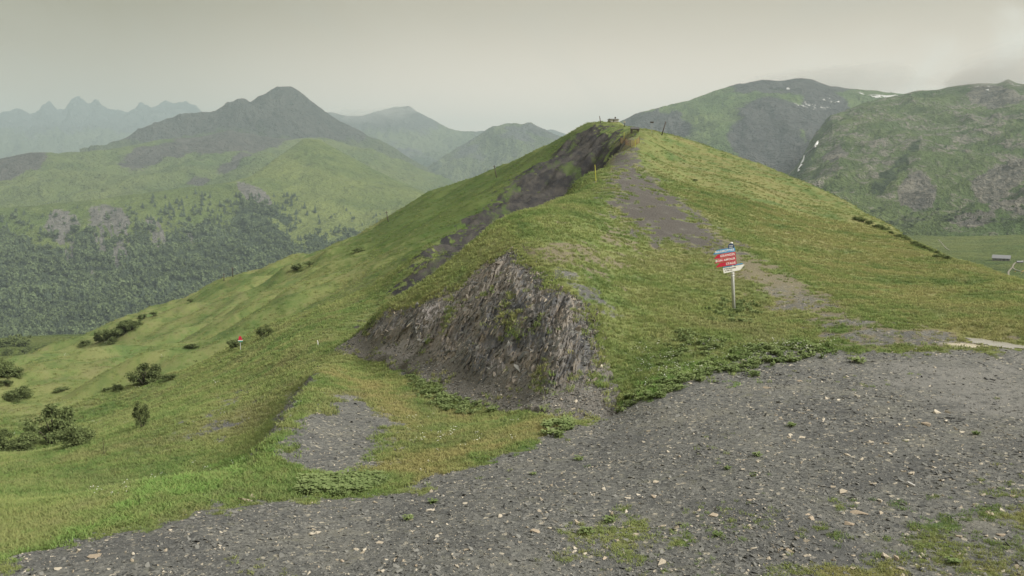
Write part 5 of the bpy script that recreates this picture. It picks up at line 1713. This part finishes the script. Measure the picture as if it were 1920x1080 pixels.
mat_tan = stone_mat('tan_stone', (0.33, 0.27, 0.20), (0.44, 0.37, 0.285), (0.24, 0.20, 0.155))
mat_darkslab = stone_mat('dark_slab', (0.055, 0.058, 0.06), (0.09, 0.092, 0.09), (0.13, 0.125, 0.11))
for a_ in [(1582, 922, 30, 'long angular tan block alone on the gravel, right of centre', mat_cream, 201, .42, .45, .9), (458, 940, 26, 'rounded tan boulder at the gravel lip on the left', mat_tan, 202, .7, .1), (471, 933, 22, 'tan boulder touching the first one at the gravel lip', mat_tan, 203, .7, .1),
           (434, 918, 14, 'pale stone above the pair of tan boulders, left of two', mat_cream, 204, .5), (456, 911, 16, 'pale stone above the pair of tan boulders, right of two', mat_cream, 205, .4), (176, 1045, 26, 'flat tan stone near the bottom left corner', mat_tan, 206, .3),
           (186, 1034, 14, 'small tan stone behind the flat one near the bottom left corner', mat_tan, 207, .5), (1420, 866, 11, 'small bright white stone in mid gravel', mat_cream, 208, .7), (1757, 775, 18, 'cream stone on the dark slate heap at right', mat_cream, 209, .6),
           (1778, 774, 12, 'small cream stone at the right end of the dark slate heap', mat_cream, 210, .7), (1735, 795, 30, 'flat tan slab left below the dark slate heap', mat_tan, 211, .25, .4), (1652, 856, 10, 'tiny white stone right of the white stone in mid gravel', mat_cream, 212, .7),
           (1696, 884, 14, 'small cream stone right of the tan block', mat_cream, 213, .6), (1708, 910, 20, 'pale grey stone right of the tan block', mat_pale, 214, .5), (1562, 914, 12, 'small pale stone left of the tan block', mat_cream, 215, .6),
           (1610, 962, 36, 'broad flat buff slab below the tan block', mat_tan, 216, .2, .3), (1593, 984, 20, 'rounded buff stone below the broad buff slab', mat_tan, 217, .5), (1522, 972, 24, 'flat buff stone left of the broad buff slab', mat_tan, 218, .25, .4),
           (1340, 966, 26, 'round flat brown stone on the lower gravel', mat_tan, 219, .25, .05), (1242, 1055, 28, 'big cream stone at the bottom centre right', mat_cream, 220, .55), (1478, 1033, 24, 'buff stone near the bottom, left of the dry grass', mat_tan, 221, .4),
           (1414, 1028, 22, 'flat cream stone near the bottom, left of the buff stone', mat_cream, 222, .35), (1510, 1042, 14, 'small white stone near the bottom beside the buff stone', mat_cream, 223, .5), (1662, 1045, 26, 'whitish stone in the grass at the bottom right', mat_cream, 224, .6),
           (1680, 1048, 18, 'pinkish stone right of the whitish one in the bottom right grass', mat_tan, 225, .8), (1906, 1064, 16, 'pale stone in the bottom right corner', mat_cream, 226, .5), (858, 1062, 18, 'long pale stone near the bottom edge, left of centre', mat_cream, 227, .4, .5),
           (1003, 998, 22, 'brown tinted stone on the lower middle gravel', mat_tan, 228, .4), (1080, 980, 16, 'small rusty stone on the middle gravel', mat_tan, 229, .6), (940, 968, 22, 'cream stone cluster piece left of the rusty stone', mat_cream, 230, .35),
           (1386, 684, 10, 'pale stone among slate at the back edge of the gravel', mat_cream, 231, .9), (1500, 715, 14, 'buff stone in the rubble strip behind the gravel, left', mat_tan, 232, .4), (1518, 708, 14, 'buff stone in the rubble strip behind the gravel, right', mat_tan, 233, .4),
           (1438, 728, 16, 'buff stone on the front of the rubble strip', mat_tan, 234, .4), (1585, 745, 26, 'grey brown slab on the middle gravel behind the slate heap', mat_darkslab, 235, .2, .4)]:
    rock_thing(*a_)
for i_, (px, py, wp_) in enumerate([(1556, 772, 26), (1572, 774, 30), (1588, 768, 26), (1600, 772, 22), (1610, 777, 20), (1590, 790, 22)]):
    rock_thing(px, py, wp_, 'dark slate slab in the low heap on the middle right gravel', mat_darkslab, 240 + i_, .16, .45, None, .25, 'slabs of the middle slate heap')
for i_, (px, py, wp_) in enumerate([(1850, 710, 16), (1862, 712, 16), (1872, 709, 14), (1858, 716, 12), (1880, 712, 12)]):
    rock_thing(px, py, wp_, 'dark slate slab in the heap at the right below the puddle', mat_darkslab, 250 + i_, .2, .4, None, .3, 'slabs of the right slate heap')
for i_, (px, py, wp_) in enumerate([(1780, 784, 22), (1795, 790, 20), (1805, 786, 16), (1765, 785, 18)]):
    rock_thing(px, py, wp_, 'dark slate slab under the cream stones at right', mat_darkslab, 260 + i_, .2, .4, None, .3, 'slabs under the cream stones')
for i_, (px, py, wp_) in enumerate([(1740, 848, 26), (1752, 852, 24)]):
    rock_thing(px, py, wp_, 'thin dark slate slab lying alone right of the white stones', mat_darkslab, 266 + i_, .12, .45, None, .1, 'pair of thin dark slabs')
rr_ = random.Random(77)
for i_ in range(46):
    px, py = rr_.uniform(560, 1900), rr_.uniform(800, 1075)
    if py < 1080 - (px - 300) * .24 + 40 and px < 1250:
        py = rr_.uniform(max(810, 1000 - (px - 560) * .22), 1075)
    rock_thing(px, py, rr_.uniform(9, 17), 'small pale stone scattered on the grey gravel', (mat_cream, mat_tan, mat_cream)[i_ % 3], 300 + i_ % 9, .45, .2, group='small pale stones on the gravel')

# ------------------------------------------------------------------ forest on the valley side
mat_tree = leaf_mat('broadleaf_canopy', (0.105, 0.145, 0.074), (0.160, 0.205, 0.098), .012)
mat_con = leaf_mat('conifer_needles', (0.074, 0.104, 0.068), (0.115, 0.150, 0.090), .012)


def crown_mesh(seed, mat):
    r = np.random.default_rng(seed)
    n = 150
    cl_ = np.array([(0.5 * math.cos(a) * q_, .5 * math.sin(a) * q_, z_) for a, q_, z_ in zip(r.uniform(0, 6.28, 9), r.uniform(.2, .8, 9), r.uniform(.35, .95, 9))])
    d = r.normal(size=(n, 3)); d /= np.linalg.norm(d, axis=1)[:, None]
    c = cl_[r.integers(0, 9, n)] + d * .22 * r.random((n, 1)) ** .3
    a1 = np.cross(d, r.normal(size=(n, 3))); a1 /= np.linalg.norm(a1, axis=1)[:, None]
    a2 = np.cross(d, a1)
    s_ = .12 * r.uniform(.6, 1.3, (n, 1))
    V = np.empty((n * 4, 3))
    V[0::4], V[1::4], V[2::4], V[3::4] = c - a1 * s_, c + a2 * s_, c + a1 * s_, c - a2 * s_
    F = [tuple(f) for f in np.arange(n * 4).reshape(-1, 4)]
    return mesh_of(f'broadleaf_{seed}', V, F, mat)


def conifer_mesh(seed, mat):
    r = np.random.default_rng(seed)
    V, F = [], []
    tv, tf = tube((0, 0, -.1), (0, 0, .9), .03, .008, 5)
    V += [tuple(v) for v in tv]
    F += tf
    for t_ in range(9):
        z_ = .10 + .09 * t_
        rad = .26 * (1 - t_ / 9.6)
        for b_3 in range(7):
            a = b_3 * .9 + t_ + r.uniform(-.3, .3)
            q_ = rad * r.uniform(.75, 1.2)
            o = len(V)
            V += [(0, 0, z_ + .10), (q_ * math.cos(a - .45), q_ * math.sin(a - .45), z_ - .02), (q_ * 1.15 * math.cos(a), q_ * 1.15 * math.sin(a), z_ - .05), (q_ * math.cos(a + .45), q_ * math.sin(a + .45), z_ - .02)]
            F.append((o, o + 1, o + 2, o + 3))
    return mesh_of(f'conifer_{seed}', V, F, mat)


crowns = [crown_mesh(i, mat_tree) for i in range(5)]
conifers = [conifer_mesh(i, mat_con) for i in range(3)]


def on_slope(host, n, mask, x0, x1, y0, y1):
    f = FAR[host]
    nv, nu = f['py'].shape
    nrow = int(nv * .74)
    out = []
    px = rng.uniform(x0, x1, n)
    py = rng.uniform(y0, y1, n)
    j = np.clip((px - f['px'][0]) / (f['px'][-1] - f['px'][0]) * (nu - 1), 0, nu - 1.001)
    j0 = j.astype(int)
    fj = (j - j0)[:, None]
    P_ = []
    keep_ = []
    for t_ in range(n):
        colp = f['py'][:nrow, j0[t_]]
        k_ = np.searchsorted(-colp, -py[t_])
        if k_ <= 0 or k_ >= nrow - 1:
            continue
        fi = (colp[k_ - 1] - py[t_]) / max(colp[k_ - 1] - colp[k_], 1e-6)
        a = f['pts'][k_ - 1, j0[t_]] * (1 - fi) + f['pts'][k_, j0[t_]] * fi
        b = f['pts'][k_ - 1, j0[t_] + 1] * (1 - fi) + f['pts'][k_, j0[t_] + 1] * fi
        P_.append(a * (1 - fj[t_]) + b * fj[t_])
        keep_.append(t_)
    P_ = np.array(P_)
    px, py = px[keep_], py[keep_]
    m_ = mask(px, py, P_[:, 0], P_[:, 1])
    ok = rng.random(len(px)) < m_
    return P_[ok]


pts_f = on_slope('forest_slope', 17000, lambda px, py, x, y: np.clip(F_TREE(px, py, x, y) * 1.05 + .05 * sstep(385, 400, py), 0, 1), -40, 860, 340, 720)
n = len(pts_f)
con = rng.random(n) < .42
sc = np.where(con, rng.uniform(8, 18, n), rng.uniform(5, 15, n)) * (.75 + .5 * sstep(-.3, .4, fbm(pts_f[:, 0] / 90, pts_f[:, 1] / 90, 3, .5, 88)))
idx = np.where(con, rng.integers(5, 8, n), rng.integers(0, 5, n))
scatter('forest', 'mixed forest of conifers and broadleaf trees covering the far valley side', variants('forest_tree', crowns + conifers), pts_f, np.stack([np.zeros(n), np.zeros(n), rng.uniform(0, 6.28, n)], -1),
        np.stack([sc, sc, sc * rng.uniform(.85, 1.15, n)], -1), idx)
lone = on_slope('forest_slope', 420, lambda px, py, x, y: np.clip(.5 * (1 - F_TREE(px, py, x, y)), 0, 1) * (py > 366 + 0 * px) * (py > 330 + np.clip(430 - px, -200, 100) * .45), 265, 560, 350, 450)[:110]
for i_, p in enumerate(lone):
    o = bpy.data.objects.new('conifer', conifers[i_ % 3])
    COL.objects.link(o)
    s_ = random.uniform(10, 17)
    o.location = [float(c) for c in p]
    o.scale = (s_ * 1.15, s_ * 1.15, s_)
    o.rotation_euler = (0, 0, random.uniform(0, 6.28))
    tag(o, 'single dark conifer standing in the open grass above the forest', 'conifer', 'lone conifers above the forest')
# scrub dots on the rocky mountain's foot
pts_s = on_slope('rocky_mountain', 1500, lambda px, py, x, y: np.clip(.10 + .5 * sstep(.0, .4, nn(x, y, 90, 9)), 0, 1) * sstep(395, 425, py) * sstep(444, 432, py), 1600, 1960, 380, 446)
n = len(pts_s)
sc = rng.uniform(2.2, 5.0, n)
scatter('scrub', 'dark scrub dotted over the foot of the rocky mountain', variants('scrub_bush', crowns[:3]), pts_s, np.stack([np.zeros(n), np.zeros(n), rng.uniform(0, 6.28, n)], -1), np.stack([sc * 1.4, sc * 1.4, sc], -1), rng.integers(0, 3, n))
print('forest', len(pts_f), 'lone', len(lone), 'scrub', n)

# ------------------------------------------------------------------ mist hanging on the summits
def mist_mat(name, dens):
    m = bpy.data.materials.new(name)
    m.use_nodes = True
    k = NT(m.node_tree)
    v = k.n('ShaderNodeVolumePrincipled', {'Color': (0.97, 0.96, 0.93), 'Density': dens})
    k.t.links.new(v.outputs[0], k.n('ShaderNodeOutputMaterial').inputs['Volume'])
    return m


def mist(px, py, d, wpx, hpx, depth, tau, label, seed):
    c = at(px, py, d)
    sx_, sz_ = wpx / 2 * d / FPX, hpx / 2 * d / FPX
    V, F = [], []
    nr, nc = 12, 22
    r = np.random.default_rng(seed)
    ph = r.uniform(0, 6.28, 6)
    for i_ in range(nr + 1):
        th = math.pi * i_ / nr
        for j_ in range(nc):
            t_ = 2 * math.pi * j_ / nc
            wv = 1 + .18 * math.sin(2 * t_ + ph[0]) + .12 * math.sin(3 * t_ + ph[1] + th) + .12 * math.sin(4 * th + ph[2])
            V.append((c[0] + sx_ * wv * math.sin(th) * math.cos(t_), c[1] + depth / 2 * math.sin(th) * math.sin(t_), c[2] + sz_ * wv * math.cos(th)))
    for i_ in range(nr):
        for j_ in range(nc):
            a_, b_2 = i_ * nc + j_, i_ * nc + (j_ + 1) % nc
            F.append((a_, a_ + nc, b_2 + nc, b_2))
    o = link_mesh('mist', V, F, mist_mat('mist_veil', tau / depth), smooth=True)
    return tag(o, label, kind='stuff')


for i_, a_ in enumerate([(1885, 142, 2750, 150, 44, 500, .9, 'grey cloud veil over the right summit'), (1905, 132, 2750, 230, 70, 500, .6, 'grey cloud veil over the right summit'), (1810, 148, 2780, 110, 24, 400, .5, 'thin veil on the right skyline'),
                         (1530, 148, 4200, 150, 30, 700, .8, 'thin veil on the shale mountain crest'), (1590, 150, 4200, 190, 46, 800, .7, 'thin veil on the shale mountain crest'), (1640, 160, 4250, 150, 24, 600, .5, 'thin veil on the shale mountain crest'), (1440, 152, 4200, 90, 16, 500, .4, 'thin veil on the shale mountain crest'),
                         (745, 212, 8400, 90, 26, 900, .9, 'mist wisp on the pale hazy mountain'), (700, 222, 8400, 130, 30, 900, .7, 'mist wisp on the pale hazy mountain'), (640, 216, 8500, 90, 20, 900, .5, 'mist wisp on the pale hazy mountain'),
                         (325, 222, 12600, 70, 18, 900, 1.0, 'white mist lying below the needle peaks'), (345, 214, 12700, 40, 14, 900, .9, 'white mist lying below the needle peaks'), (255, 228, 12700, 60, 16, 900, .6, 'white mist lying below the needle peaks')]):
    mist(*a_, 700 + i_)
